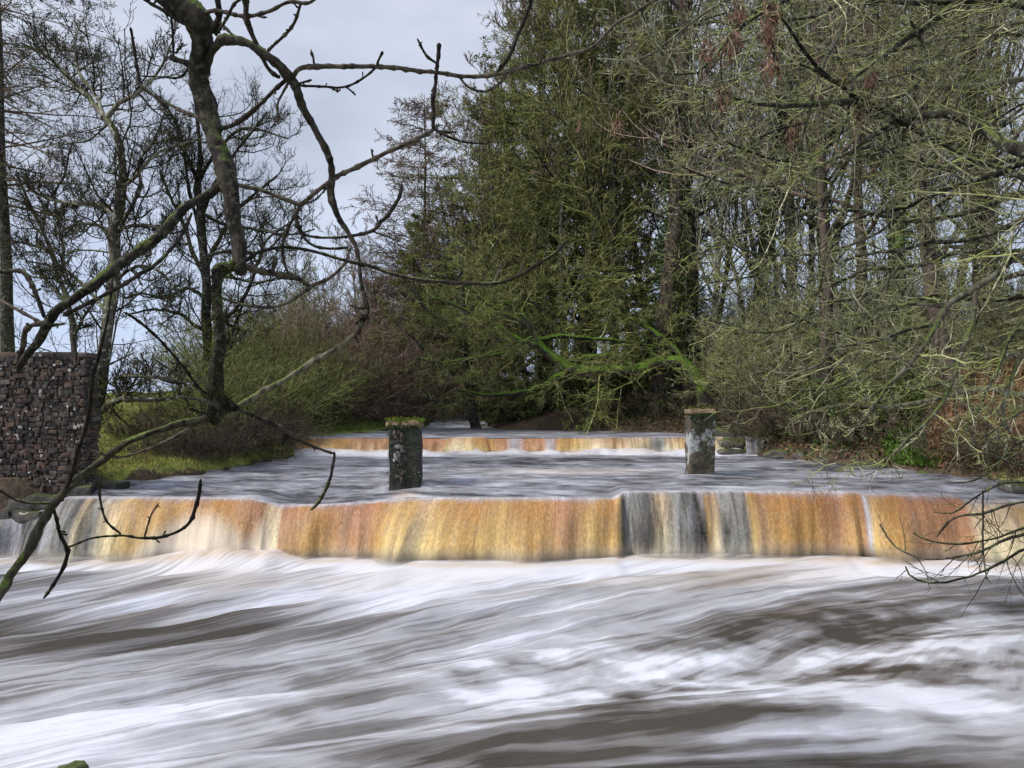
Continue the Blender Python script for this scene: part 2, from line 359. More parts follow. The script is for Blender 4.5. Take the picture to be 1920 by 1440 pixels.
# ------------------------------------------------------------------ terrain
XL = np.array([(-50, -60), (11.7, -60), (11.9, -7.6), (12.7, -6.6), (14.4, -5.5), (18, -4.95), (20, -5.1), (23, -3.7), (25, -2.7), (28, -2.6), (35, -4), (60, -9), (400, -60)])
XR = np.array([(-50, 60), (3.6, 60), (5, 11), (7, 8.4), (11.8, 8.6), (12.7, 8.3), (15, 7.4), (18, 5.9), (20, 5.4), (22, 4.7), (23.6, 2.0), (24.4, -.7), (28, -1.3), (35, -2.6), (60, -7), (400, -55)])
def ground_h(X, Y):
    xl = np.interp(Y, XL[:, 0], XL[:, 1]) + .35 * (fbm(Y * .9, Y * 0 + 3) - .5); xr = np.interp(Y, XR[:, 0], XR[:, 1]) + .35 * (fbm(Y * .9, Y * 0 + 9) - .5)
    dl = xl - X; dr = X - xr; dn = 3.5 - Y
    d = np.maximum(np.maximum(dl, dr), dn)
    bed = np.where(Y < 11.9, -.6, np.where(Y < 19.8, .45, .95))
    n = fbm(X * .35, Y * .35, 5) - .5; n2 = fbm(X * 2.2, Y * 2.2, 4) - .5
    up = np.where(Y < 11.7, 0., 1.) ; farup = np.clip(Y - 14, 0, 22) * .032
    hl = np.where(Y < 11.7, .95, 1.16 + farup) + np.clip(dl - 1.5, 0, 9) * np.where(Y > 15, .07, .02)
    hr = np.where(Y < 11.0, 1.0, 1.12 + farup * .8) + np.clip(dr - .2, 0, 5) * .30 + np.clip(dr - 5.2, 0, 60) * .05
    hn = .82 + 0 * X
    h = np.where((dn > dl) & (dn > dr), hn, np.where(dr > dl, hr, hl)) + n * np.clip(d, 0, 3) * .22 + n2 * .10
    k = sstep(-.25, .45, d + n2 * .3)
    return bed * (1 - k) + h * k
def gh(x, y): return float(ground_h(np.array([float(x)]), np.array([float(y)]))[0])
def axis(parts):
    o = [np.arange(a, b, s) for a, b, s in parts]; return np.concatenate(o)
gx = axis([(-400, -60, 20), (-60, -16, 2), (-16, 18, .16), (18, 60, 2), (60, 420, 20)])
gy = axis([(-60, -4, 4), (-4, 2, .5), (2, 30, .16), (30, 60, .6), (60, 140, 5), (140, 620, 30)])
def grid(xs, ys):
    X, Y = np.meshgrid(xs, ys); nx, ny = len(xs), len(ys)
    i = (np.arange(ny - 1)[:, None] * nx + np.arange(nx - 1)[None]); q = np.stack([i, i + 1, i + nx + 1, i + nx], -1).reshape(-1, 4)
    return X, Y, q
X, Y, q = grid(gx, gy); Z = ground_h(X, Y)
green = np.where((X < np.interp(Y, XL[:, 0], XL[:, 1]) - .1) & (Y > 11.9), .85, .18) + .4 * ((X > 6.5) & (Y > 13) & (Y < 17)) * fbm(X, Y)
green = green - .7 * (1 - sstep(.25, .7, np.interp(Y, XL[:, 0], XL[:, 1]) - X + .3 * fbm(X * 3, Y * 3))) * (X < 0) * (Y > 11.9); green = np.where(Y < 4, .5, green); green = np.where((X < -5.9) & (Y < 13.2), .1, green)
g = G().add(np.stack([X, Y, Z], -1), q)
tag(g.build('ground', M['ground'], cols={'green': green.ravel()}), 'earth banks and grass', None, None, 'structure')

# ------------------------------------------------------------------ water
CREST = np.array([(-600, .70), (-100, .66), (50, .68), (100, .76), (122, .915), (470, .905), (522, .79), (600, .80), (700, .84), (765, .905), (1150, .90), (1172, 1.0), (1602, 1.0), (1628, .975), (1790, .95), (1812, .87), (2300, .87)])
FOOT = np.array([(-600, 11.3), (60, 11.45), (130, 11.25), (300, 11.3), (505, 11.38), (530, 11.5), (735, 11.42), (790, 11.12), (1000, 11.25), (1155, 11.36), (1172, 11.58), (1420, 11.55), (1590, 11.45), (1604, 11.55), (1640, 11.32), (1780, 11.3), (1810, 10.98), (2300, 10.9)])
YC = 11.85
def crest_z(X, D=YC): return np.interp(960 + F * X / D, CREST[:, 0], CREST[:, 1])
def foot_y(X): return np.interp(960 + F * X / 11.3, FOOT[:, 0], FOOT[:, 1])
# lower pool
xs = np.arange(-14, 12, .05); ys = np.arange(3.2, 12.0, .05)
X, Y, q = grid(xs, ys)
px = 960 + F * X / Y; py = HY + F * H / Y
k = sstep(5.0, 8.6, Y)
Xc = np.clip(X, -9, 7); gX = (.72 * Xc - .042 * Xc * Xc) * np.where(X > 0, .12 + .88 * k, .55 + .45 * k)
nn = Y - gX; ss = X + .35 * Y
fy = foot_y(X); df = fy - Y
foam = .45 + .56 * np.exp(-(np.maximum(df, 0) / .65) ** 2)
def blob(cx, cy, rx, ry, amp, slope=0.):
    dx = px - cx; dy = py - cy + slope * dx
    return amp * np.exp(-(dx / rx) ** 2 - (dy / ry) ** 2)
for b in ((300, 1128, 420, 16, .32, .13), (860, 1110, 300, 50, .50, .05), (1500, 1105, 420, 22, .30, .08), (250, 1190, 420, 34, -.38, .05), (1060, 1112, 140, 10, -.25, .05),
          (820, 1170, 330, 14, -.20, .12), (1480, 1165, 330, 42, -.42, .08), (1820, 1205, 90, 45, .30), (500, 1285, 620, 38, .30, .20), (150, 1370, 320, 60, .28, .1), (700, 1260, 260, 16, -.22, .05),
          (1050, 1260, 280, 26, .42, .05), (1500, 1225, 340, 12, .34, .03), (1220, 1278, 110, 10, -.35, 0), (1650, 1255, 260, 14, -.36, -.03), (1500, 1290, 260, 26, .34, -.08), (1780, 1340, 220, 28, .42, -.08),
          (1380, 1355, 300, 22, -.50, .0), (1800, 1290, 200, 16, -.32, -.1), (1000, 1395, 420, 30, -.50, .06), (1500, 1425, 460, 14, -.45, 0), (1100, 1415, 500, 6, .45, .03), (900, 1372, 300, 5, .4, .08), (1450, 1385, 300, 5, .35, .02), (1600, 1380, 120, 18, .3, 0), (350, 1430, 260, 30, .2, .1), (1620, 1432, 260, 6, .35, -.05), (20, 1200, 200, 30, -.2, 0)):
    foam += blob(*b)
foam += (fbm(ss * .5, nn * 1.2, 3) - .5) * .5
foam += (fbm(X * 3.2, Y * 7.5, 6) - .5) * 1.2 * (blob(1500, 1290, 520, 110, 1) + .8 * blob(1000, 1270, 350, 40, 1) + .7 * blob(350, 1330, 300, 50, 1) + .8 * blob(1750, 1180, 250, 60, 1))
warm = .75 * np.exp(-((df - .02) / .13) ** 2) + .5 * blob(1300, 1085, 330, 14, 1, .07) + .4 * blob(600, 1095, 260, 12, 1, .05) + .4 * blob(390, 1060, 160, 40, 1)
sw = .07 * np.sin(nn * 5.2 + ss * .5 + 2.2 * fbm(ss * .4, nn * .8, 2)) + .13 * (fbm(ss * .45, nn * 1.6, 4) - .5) + .07 * (fbm(ss * 1.8, nn * 4.5, 4) - .5)
sw = sw * (1 - .85 * np.exp(-(np.maximum(df, 0) / .6) ** 2))
lift = (.06 + .03 * fbm(X * 1.6, Y * 2, 3)) * np.exp(-((Y - fy - .15) / .38) ** 2) * sstep(3, 6, Y)
# the burst of spray under the left fall
mx_ = (390 - 960) * 11.1 / F
burst = (.18 * np.exp(-((X - mx_) / .75) ** 2) + .10 * np.exp(-((X - (505 - 960) * 11.1 / F) / .24) ** 2)) * np.exp(-((Y - fy - .05) / .30) ** 2) * (.4 + 1.2 * fbm(X * 3, Y * 3, 4))
foam += burst * 1.5 + .10 * sstep(900, 200, px) * sstep(1150, 1300, py)
Z = sw + lift + burst
g = G().add(np.stack([X, Y, Z], -1), q)
tag(g.build('river_water', M['lower_water'], uv=np.stack([ss, nn, 0 * X], -1).reshape(-1, 3), cols={'foam': foam.ravel(), 'warm': warm.ravel()}), 'silky foaming river below the weir', None, None, 'structure')
# upper pool
xs = np.arange(-9.5, 11, .06); ys = np.r_[YC + .085, np.arange(YC + .13, 20.0, .06)]
X, Y, q = grid(xs, ys); px = 960 + F * X / Y; py = HY + F * (H - 1) / Y
nn = Y + .10 * X - .25 * np.exp(-((X + 2.2) / .9) ** 2) * sstep(14, 12, Y); ss = X
dc = sstep(YC + .1, YC + 1.5, Y)
Z = crest_z(X) * (1 - dc) + 1.0 * dc + .22 * fbm(X * 2.2, Y * 2.6, 4) * np.exp(-((Y - 19.3) / .22) ** 2) + (.05 * (fbm(ss * .9, nn * 3.2, 4) - .5) + .02 * np.sin(nn * 7 + 3 * fbm(ss * .4, nn * .5, 2))) * sstep(YC, YC + .3, Y)
foam = .27 + .40 * np.exp(-((Y - YC) / .14) ** 2) + .66 * np.exp(-((Y - 19.2) / .6) ** 2) + .12 * (fbm(X * .6, Y * 1.5) - .5)
for b in ((560, 862, 130, 10, .25), (1100, 884, 230, 6, .42, .02), (1420, 885, 200, 5, .30, -.02), (840, 905, 260, 12, .14), (500, 915, 280, 9, -.22), (700, 928, 120, 6, .35, .08), (1000, 927, 300, 5, .30), (1450, 918, 330, 7, .28), (760, 925, 34, 8, .4),
          (1480, 880, 200, 9, -.22), (1640, 893, 120, 5, .25), (300, 930, 160, 5, .25, .05), (330, 905, 120, 5, .22, .08), (1310, 895, 60, 5, .3), (1350, 870, 130, 5, .18), (1740, 925, 130, 14, -.1), (1180, 862, 240, 5, -.2)):
    foam += blob(*b)
for (pxx, yy) in ((-1.73, 12.86), (3.43, 14.4)):
    foam += .12 * np.exp(-((np.hypot(X - pxx, (Y - yy) * 1.0) - .40) / .08) ** 2) + .22 * np.exp(-((np.abs(X - pxx) - .28 - .35 * np.clip(yy - Y, 0, 3)) / .10) ** 2) * (Y < yy) * np.exp(-np.clip(yy - Y, 0, 9) / 1.0) - .5 * np.exp(-((X - pxx) / .55) ** 2 - ((Y - yy + .5) / .22) ** 2)  # last term lowers the foam value: dark shadow painted on the water at each pillar
    Z = Z + .03 * np.exp(-((np.hypot(X - pxx, Y - yy - .1) - .36) / .14) ** 2)
warm = .8 * np.exp(-((Y - 19.35) / .25) ** 2) * fbm(X * 1.5, Y) * 1.5 + .8 * blob(760, 921, 22, 8, 1) + .5 * blob(1100, 884, 180, 4, 1)
g = G().add(np.stack([X, Y, Z], -1), q)
tag(g.build('pool_water', M['upper_water'], uv=np.stack([ss, nn, 0 * X], -1).reshape(-1, 3), cols={'foam': foam.ravel(), 'warm': warm.ravel()}), 'grey rippled pool between the two weirs', None, None, 'structure')
# stretch above the far weir
xs = np.arange(-9, 7, .08); ys = np.r_[19.72, np.arange(19.8, 60, .12)]
X, Y, q = grid(xs, ys)
X2 = X + np.interp(Y, [19, 28, 35, 60], [0, 0, -1.2, -6]); px = 960 + F * X2 / Y; py = HY + F * (H - 1.4) / Y
Z = 1.38 + np.clip(Y - 26, 0, 20) * .02 + .03 * (fbm(X * 1.4, Y * 4) - .5) * sstep(19.7, 20.2, Y) + .10 * sstep(26, 27.5, Y) * fbm(X * 3, Y * 4)
foam = .36 + .6 * sstep(25.5, 26.5, Y) + .15 * (fbm(X * .8, Y * 2) - .5)
g = G().add(np.stack([X2, Y, Z], -1), q)
tag(g.build('upstream_water', M['upper_water'], uv=np.stack([X2, Y, 0 * X], -1).reshape(-1, 3), cols={'foam': foam.ravel(), 'warm': 0 * foam.ravel()}), 'river above the far weir', None, None, 'structure')

# falls
ORG = (.48, .27, .085); GOLD = (.56, .37, .13); RED = (.42, .22, .105); CREAM = (.66, .53, .31); BRN = (.33, .19, .09); GREY = (.30, .29, .26); DRK = (.10, .10, .10); LAV = (.5, .5, .55)
def make_fall(name, label, x0, x1, D, crest, foot, tones, veil, fan, z_foot, seed, bottom, step=.02, ripple=1.):
    """tables run over photo columns measured at the crest distance D"""
    xs = np.arange(x0, x1, step); nv = 30
    px = 960 + F * xs / D
    t = np.linspace(0, 1, nv)[:, None]
    zc = np.interp(px, *crest); fy = np.interp(px, *foot)
    back = .10                                             # the sheet starts on the pool surface, a little upstream
    tt = np.clip(t, 0, 1)
    y = (D + back) - (D + back - fy) * tt ** (.62)
    drop = sstep(0.05, .35, tt) * .05 + .95 * tt ** 1.6
    z = zc - (zc - z_foot) * drop
    fr = (fbm(xs * 1.7 + seed, xs * 0 + 1, 3) - .5) * .36 + (fbm(xs * 5 + seed, xs * 0 + 7, 2) - .5) * .09
    y = y - ripple * fr[None] * sstep(.08, .8, tt)
    x = xs[None] + np.interp(px, *fan)[None] * tt ** .72
    y[-1] += .02
    z = z - (fbm(xs * 6, xs * 0 + 2.2, 3) - .5)[None] * .02 * sstep(.0, .2, tt) * (1 - sstep(.5, 1, tt))
    z = z + .008 * (1 - sstep(0, .06, tt)); V = np.stack([x, y, z + 0 * x], -1)
    nx = len(xs); i = np.arange(nv - 1)[:, None] * nx + np.arange(nx - 1)[None]
    q = np.stack([i, i + nx, i + nx + 1, i + 1], -1).reshape(-1, 4)
    tp = np.array([a for a, _ in tones]); tcx = np.array([c for _, c in tones])
    pj = px + 5 * (fbm(xs * 12, xs * 0 + 5, 2) - .5)
    c = np.stack([np.interp(pj, tp, tcx[:, k]) for k in range(3)], 1)
    top = np.array((.40, .38, .42))
    tn = (fbm(xs * 3.5, xs * 0 + 6, 4) - .2)[None]; m = (1 - sstep(.0, .10 + .26 * tn, tt))[..., None] * .85; lip = np.exp(-((tt - .03 - .03 * tn) / .03) ** 2)[..., None]
    orangey = np.clip((c[:, 0] - c[:, 2]) * 3.2, 0, 1)[None, :, None]     # thin and ruddy at the lip, more air and more gold lower down
    gr = (sstep(.12, .95, tt) + .35 * (fbm(xs * 2.0, xs * 0 + 8, 3) - .5)[None])[..., None]
    c2 = c[None] * (1 - orangey + orangey * ((1 - gr) * np.array((.90, .80, .84)) + gr * np.array((1.12, 1.22, 1.30))))
    C = c2 * (1 - m) + top * m; C = C * (1 - .5 * lip) + .5 * lip * np.array((.62, .60, .62))
    ve = np.interp(px, *veil)[None] * sstep(0, .1, tt)
    ae = .9 * sstep(.80 - .14 * fbm(xs * 1.7, xs * 0 + 4, 3)[None], 1.03, tt) + 0 * px
    for (bx, bw, b0, ba) in bottom: ae = ae + ba * sstep(-.12, .34, tt - b0 - .5 * ((px[None] - bx) / bw) ** 2 + .12 * (fbm(xs * 4, xs * 0, 3) - .5)[None])
    fade = sstep(.74, 1.0, tt + .10 * (fbm(xs * 3.1, xs * 0 + 9, 4) - .5)[None]) + 0 * x
    g = G().add(V, q)
    o = g.build(name, M['fall'], uv=np.stack([xs[None] + 0 * x, tt * (zc - z_foot)[None] + 0 * x, 0 * x], -1).reshape(-1, 3),
                cols={'tone': C.reshape(-1, 3), 'veil': (ve + 0 * x).ravel(), 'aerated': (ae + 0 * x).ravel(), 'fade': fade.ravel()})
    return tag(o, label, 'waterfall')
C_ = (CREST[:, 0], CREST[:, 1]); F_ = (FOOT[:, 0], FOOT[:, 1])
tones = [(-600, DRK), (-60, LAV), (0, GREY), (20, DRK), (45, LAV), (62, GREY), (80, DRK), (105, DRK), (118, LAV), (135, GREY), (160, DRK), (172, CREAM), (195, GREY), (215, CREAM), (260, GOLD), (330, ORG), (430, ORG), (480, RED), (497, BRN), (506, CREAM), (528, CREAM), (534, RED), (600, ORG), (650, RED),
         (700, RED), (725, ORG), (760, GOLD), (796, GOLD), (812, (.60, .44, .23)), (840, GOLD), (900, ORG), (960, GOLD), (1010, ORG), (1060, RED), (1110, GOLD), (1150, ORG), (1158, GOLD), (1166, DRK), (1180, GREY), (1215, DRK), (1235, CREAM), (1262, GREY), (1300, DRK),
         (1315, GREY), (1322, GOLD), (1338, CREAM), (1348, GREY), (1390, GREY), (1402, GOLD), (1420, BRN), (1445, ORG), (1480, ORG), (1520, ORG), (1560, RED), (1600, ORG), (1612, RED), (1618, LAV), (1630, GOLD), (1665, ORG), (1700, RED), (1790, RED), (1802, CREAM), (1860, CREAM), (1900, GOLD), (2000, CREAM), (2300, BRN)]
veil = ([-600, 60, 108, 120, 170, 215, 250, 1160, 1167, 1230, 1300, 1318, 1340, 1350, 1395, 1415, 1440, 2300], [.95, .9, .8, .4, .8, .5, .08, 0, .95, .75, .85, .9, .15, .75, .7, .2, .05, 0])
fan = ([-600, 100, 118, 200, 486, 500, 508, 540, 690, 740, 775, 815, 870, 960, 1150, 1160, 1600, 1612, 1640, 1700, 1790, 1803, 1830, 2300], [0, 0, -.05, 0, .05, .02, -.03, 0, -.02, -.20, -.34, -.36, -.22, -.08, -.03, 0, 0, .0, -.16, -.04, 0, -.02, 0, 0])
bot = [(385, 105, .30, .9), (498, 34, .36, .7), (790, 60, .72, .3)]
make_fall('waterfall', 'wide amber and cream sheet of water pouring over the nearer weir', -9.6, 9.6, YC, C_, F_, tones, veil, fan, -.04, 3.3, bot)
UC = ([400, 560, 600, 840, 860, 905, 915, 1100, 1290, 1345, 1500], [1.42, 1.40, 1.38, 1.37, 1.40, 1.40, 1.37, 1.38, 1.395, 1.40, 1.4])
UF = ([400, 600, 820, 850, 885, 910, 1000, 1180, 1260, 1500], [19.3, 19.35, 19.4, 19.1, 19.0, 19.35, 19.4, 19.4, 19.5, 19.5])
utones = [(400, BRN), (550, CREAM), (575, ORG), (600, BRN), (615, GOLD), (640, ORG), (680, BRN), (760, RED), (830, RED), (845, ORG), (865, CREAM), (890, GOLD), (910, ORG), (950, RED), (965, LAV), (985, RED), (1020, RED), (1030, LAV), (1045, ORG), (1080, GOLD), (1120, CREAM), (1150, BRN),
          (1180, CREAM), (1210, CREAM), (1222, GREY), (1240, GREY), (1255, CREAM), (1290, GOLD), (1320, CREAM), (1345, CREAM), (1500, GREY)]
make_fall('waterfall', 'low far waterfall in rust and cream behind the two pillars', -5.35, 5.3, 19.72, UC, UF, utones, ([400, 1170, 1220, 1250, 1500], [.05, .1, .5, .3, .3]), ([400, 835, 850, 880, 905, 925, 1500], [0, 0, -.30, 0, .22, 0, 0]), .97, 8.1, [(640, 60, .7, .5), (880, 60, .75, .5), (1080, 50, .7, .4)], .025)

def box_noise(g, c, s, rng, amp=.04, sub=(6, 6, 10), rz=0., taper=1., nscale=4.):
    """a rough hewn block: subdivided box, rounded and displaced"""
    nx, ny, nz = sub; c = np.asarray(c, float); hs = np.asarray(s, float) / 2; off = rng.rand(3) * 50
    def face(a, b, fn):
        A, B = np.meshgrid(np.linspace(-1, 1, a + 1), np.linspace(-1, 1, b + 1)); p = fn(A, B); 
        m = a + 1; i = np.arange(b)[:, None] * m + np.arange(a)[None]; return p.reshape(-1, 3), np.stack([i, i + 1, i + m + 1, i + m], -1).reshape(-1, 4)
    o = lambda A: np.ones_like(A)
    fs = [face(nx, nz, lambda A, B: np.stack([A, -o(A), B], -1)), face(nx, nz, lambda A, B: np.stack([-A, o(A), B], -1)),
          face(ny, nz, lambda A, B: np.stack([o(A), A, B], -1)), face(ny, nz, lambda A, B: np.stack([-o(A), -A, B], -1)),
          face(nx, ny, lambda A, B: np.stack([A, B, o(A)], -1)), face(nx, ny, lambda A, B: np.stack([A, -B, -o(A)], -1))]
    for p, q in fs:
        r = np.abs(p); e = np.sort(r, 1)[:, 1]                        # round the edges
        w = p * hs; w *= (1 - .05 * sstep(.8, 1, e))[:, None]
        tp = 1 - (1 - taper) * (p[:, 2:3] + 1) / 2; w[:, :2] *= tp
        n = np.stack([fbm((w[:, 1] + off[0]) * nscale, (w[:, 2] + w[:, 0]) * nscale) - .5, fbm((w[:, 0] + off[1]) * nscale, (w[:, 2] + w[:, 1]) * nscale) - .5, fbm((w[:, 0] + off[2]) * nscale, w[:, 1] * nscale) - .5], 1)
        w = w + n * amp * 2
        w = np.stack([w[:, 0] * math.cos(rz) - w[:, 1] * math.sin(rz), w[:, 0] * math.sin(rz) + w[:, 1] * math.cos(rz), w[:, 2]], 1)
        g.add(w + c, q)
    return g

# weir bodies (stone courses behind the sheets of water)
rng = np.random.RandomState(1)
def weir(name, label, x0, x1, yf, thick, ztop, zbot, seed):
    rng = np.random.RandomState(seed)
    root = thing(name, ((x0 + x1) / 2, yf, zbot), label, 'weir')
    g = G(); z = zbot; o = np.array(root.location)
    while z < ztop(0) - .02:
        hh = .22; x = x0 - rng.rand() * .3
        while x < x1:
            w_ = .35 + .5 * rng.rand(); tz = min(z + hh, min(ztop(x), ztop(x + w_ / 2), ztop(x + w_)) - .05)
            if tz > z + .04: box_noise(g, (x + w_ / 2, yf + thick / 2 - .02 * rng.rand(), (z + tz) / 2), (w_ - .012, thick, tz - z - .008), rng, .015, (4, 2, 3), 0)
            x += w_
        z += hh
    g.build('stone_course', M['wet_stone'], root, o)
    return root
weir('stone_weir', 'dark wet stone weir wall behind the nearer sheet of water', -9.8, 9.8, YC + .02, .5, lambda x: float(crest_z(np.array([x]))[0]), -.5, 2)
weir('stone_weir', 'low stone weir across the river beyond both pillars', -5.5, 5.5, 19.73, .5, lambda x: 1.37, .6, 3)

# ------------------------------------------------------------------ stone pillars standing in the pool
def pillar(pxc, pyb, pyt, wpx, D, label, rz, m, seed, cap):
    rng = np.random.RandomState(seed); b = W(pxc, pyb, D); t = W(pxc, pyt, D); wd = wpx * D / F; h = t[2] - b[2]
    root = thing('stone_pillar', (b[0], D, .5), label, 'pillar', 'stone pillars standing in the pool'); o = np.array(root.location)
    g = G(); hb = h + (b[2] - .5)
    box_noise(g, (b[0], D, .5 + hb / 2), (wd, wd, hb), rng, .022, (14, 14, 40), rz, .97, 5)
    g.build('shaft', m, root, o)
    if cap == 'slab':
        g = G(); box_noise(g, (b[0], D, t[2] + .035), (wd * 1.06, wd * 1.06, .085), rng, .02, (12, 12, 4), rz, .98, 7); g.build('cap_stone', M['cap'], root, o)
        g = G(); box_noise(g, (b[0], D, t[2] - .06), (wd * 1.03, wd * 1.03, .05), rng, .012, (10, 10, 3), rz, 1, 7); g.build('collar', M['wet_stone'], root, o)
    else:
        g = G()
        n = 46
        for i in range(n):                                            # rough stones set in the left face
            zz = b[2] + .08 + (h - .15) * rng.rand(); xx = b[0] - wd * (.0 + .26 * rng.rand()); s = .04 + .05 * rng.rand()
            box_noise(g, (xx, D - wd * .50, zz), (s, .06, s * .75), rng, .015, (3, 3, 3), rng.rand())
        g.build('rubble_face', M['pillar_pale'], root, o)
        g = G(); box_noise(g, (b[0] - .01, D, t[2] + .0), (wd * 1.10, wd * 1.05, .09), rng, .05, (12, 12, 4), rz, .9, 9); g.build('moss_cushion', M['cap'], root, o)
    g = G(); nl = 500 if cap != 'slab' else 60
    P = np.c_[b[0] + (rng.rand(nl) - .5) * wd * 1.1, D + (rng.rand(nl) - .5) * wd * 1.1, t[2] + .02 + .07 * rng.rand(nl) + (0 if cap != 'slab' else .04)]
    leaves(g, rng, P, .055, .7, np.tile([0, 0, .25], (nl, 1))); g.build('moss_tuft', M['moss_leaf'], root, o, False)
    P = np.c_[b[0] + (rng.rand(700) - .5) * wd * 1.0, D - wd * .5 + 0 * rng.rand(700) - .01, t[2] - h * rng.rand(700) ** 2.2 * .9]
    g = G(); leaves(g, rng, P, .04, .7, np.tile([0, -.3, -.6], (700, 1))); g.build('hanging_moss', M['ivy'], root, o, False)
    return root
pillar(761, 911, 795, 60, 12.86, 'dark mossy stone pillar with green tufts on top, nearer and left of the other', 0.06, M['pillar'], 4, 'moss')
pillar(1312, 889, 775, 48, 14.4, 'lichen-whitened stone pillar with flat brown cap slab, to the right in the pool', -.04, M['pillar_pale'], 5, 'slab')

# ------------------------------------------------------------------ ruined stone wall, left
def stone_wall(x0, x1, y, z0, z1, thick, seed):
    rng = np.random.RandomState(seed)
    root = thing('stone_wall', ((x0 + x1) / 2, y, z0), 'tall rough dark rubble wall on the left bank with white lichen spots', 'wall'); o = np.array(root.location)
    g = G(); box_noise(g, ((x0 + x1) / 2, y + thick / 2 + .035, (z0 + z1) / 2 - .02), (x1 - x0 - .06, thick, z1 - z0 - .08), rng, .01, (30, 4, 16)); g.build('mortar_core', M['mortar'], root, o)
    g = G(); z = z0
    while z < z1 - .04:
        hh = .045 + .04 * rng.rand(); x = x0 - rng.rand() * .1
        while x < x1 - .03:
            w_ = min(.045 + .12 * rng.rand() ** 1.6, x1 - x); sc = .90 + .30 * rng.rand()
            box_noise(g, (x + w_ / 2, y + .05 + .012 * rng.randn(), z + hh / 2 + .007 * rng.randn()), (w_ - .010, .17, hh * sc), rng, .020, (4, 2, 4), (rng.rand() - .5) * .16, 1, 16.); x += w_
        yy = y + .1
        while yy < y + thick:
            w_ = .14 + .14 * rng.rand(); box_noise(g, (x1 - .06 + .03 * rng.rand(), yy + w_ / 2, z + hh / 2), (.14, w_ - .012, hh - .01), rng, .016, (2, 3, 3), 0, 1, 9.); yy += w_
        z += hh
    g.build('rubble_face', M['rubble'], root, o)
    g = G(); x = x0
    while x < x1 - .05:
        w_ = min(.3 + .25 * rng.rand(), x1 + .03 - x); box_noise(g, (x + w_ / 2, y + thick / 2 + .03, z1 + .02), (w_ - .015, thick + .16, .07 + .03 * rng.rand()), rng, .014, (5, 5, 3)); x += w_
    g.build('coping', M['rubble'], root, o)
    g = G(); P = np.c_[x0 + (x1 - x0) * rng.rand(4200), y - .03 + .02 * rng.rand(4200), z0 + (z1 - z0) * rng.rand(4200) ** 1.6]; P = P[fbm(P[:, 0] * 2.5, P[:, 2] * 2.5, 3) > .5]
    leaves(g, rng, P, .035, .7, np.tile([0, -.3, -.3], (len(P), 1))); g.build('wall_moss', M['litter'], root, o, False)
    g = G()
    for i in range(110): box_noise(g, (x0 + (x1 - x0) * rng.rand(), y - .045, z0 + (z1 - z0) * rng.rand()), (.018 + .045 * rng.rand() ** 2.5, .03, .018 + .045 * rng.rand() ** 2.5), rng, .016, (4, 1, 4), rng.rand(), 1, 30.)
    g.build('white_lichen', M['lichen'], root, o)
stone_wall(-12.5, W(166, 0, 12.3)[0], 12.25, .75, W(0, 668, 12.3)[2], .26, 6)
def boulder(x, y, s, label, seed, m='bank_rock', z=None, group=None):
    rng = np.random.RandomState(seed); z = gh(x, y) if z is None else z
    g = G(); n = 14; A, B = np.meshgrid(np.linspace(0, 2 * math.pi, 2 * n + 1), np.linspace(.02, math.pi - .02, n))
    d = np.stack([np.cos(A) * np.sin(B), np.sin(A) * np.sin(B), np.cos(B)], -1)
    d = np.sign(d) * np.abs(d) ** .75                                  # squarish
    r = 1 + .5 * (fbm(d[..., 0] * 1.5 + seed, d[..., 1] * 1.5 + d[..., 2] * 1.1, 4) - .5)
    V = d * r[..., None] * np.asarray(s) / 2; V[:, -1] = V[:, 0]
    m_ = 2 * n + 1; i = np.arange(n - 1)[:, None] * m_ + np.arange(m_ - 1)[None]
    g.add(V, np.stack([i, i + m_, i + m_ + 1, i + 1], -1))
    a = rng.rand() * 3; o = g.build('boulder', M[m]); o.location = (x, y, z); o.rotation_euler = ((rng.rand() - .5) * .2, (rng.rand() - .5) * .2, (a - 1.5) * .3)
    return tag(o, label, 'boulder', group)
# ledge of masonry where the weir meets the wall
lrng = np.random.RandomState(12)
for i, (pxx, pyy, D, s) in enumerate(((25, 940, 12.15, (1.0, .5, .22)), (95, 936, 12.1, (.5, .5, .22)), (-80, 935, 12.15, (.9, .5, .3)), (60, 962, 11.9, (.5, .3, .16)), (-20, 965, 11.9, (.8, .3, .2)), (150, 918, 12.3, (.5, .4, .2)), (205, 908, 12.7, (.5, .4, .16)))):
    p = W(pxx, pyy, D)
    g = G(); box_noise(g, (p[0], D, p[2] - s[2] * .2), s, np.random.RandomState(40 + i), .05, (12, 8, 6), .1 * (i % 3 - 1), .95, 5.)
    tag(g.build('ledge_stone', M['dark_ledge'], None, (p[0], D, p[2] - s[2] * .6)), 'wet dark ledge stone under the rubble wall at the weir left end', 'stone', 'ledge stones below the wall')
# stones along the right bank
for i, (pxx, pyy, D, s, lb) in enumerate(((1370, 832, 19.8, (.9, .5, .30), None), (1385, 850, 19.3, (1.1, .5, .2), None), (1440, 838, 19.0, (.5, .5, .5), None), (1470, 852, 18.2, (1.0, .5, .25), None), (1520, 856, 17.6, (.8, .5, .25), None), (1350, 815, 20.4, (.8, .5, .35), None), (1560, 866, 17, (.7, .5, .2), None),
                                          (1380, 812, 20.6, (1.0, .6, .3), None), (1898, 915, 12.6, (.42, .4, .26), 'pale grey boulder in the water at the right edge'), (1730, 888, 14.7, (.25, .2, .10), 'small pale stone at the water edge by the green plants'), (1640, 876, 15.6, (.6, .4, .2), None), (1600, 852, 17, (.9, .6, .35), None))):
    p = W(pxx, pyy, D); boulder(p[0], D, s, lb or 'dark stone stacked along the right bank beside the far weir', 60 + i, 'bank_rock', p[2], None if lb else 'stones along the right bank')
boulder(-2.79, 5.0, (.17, .2, .16), 'mossy green stone at the very bottom left of the river', 90, 'mossrock', .04)
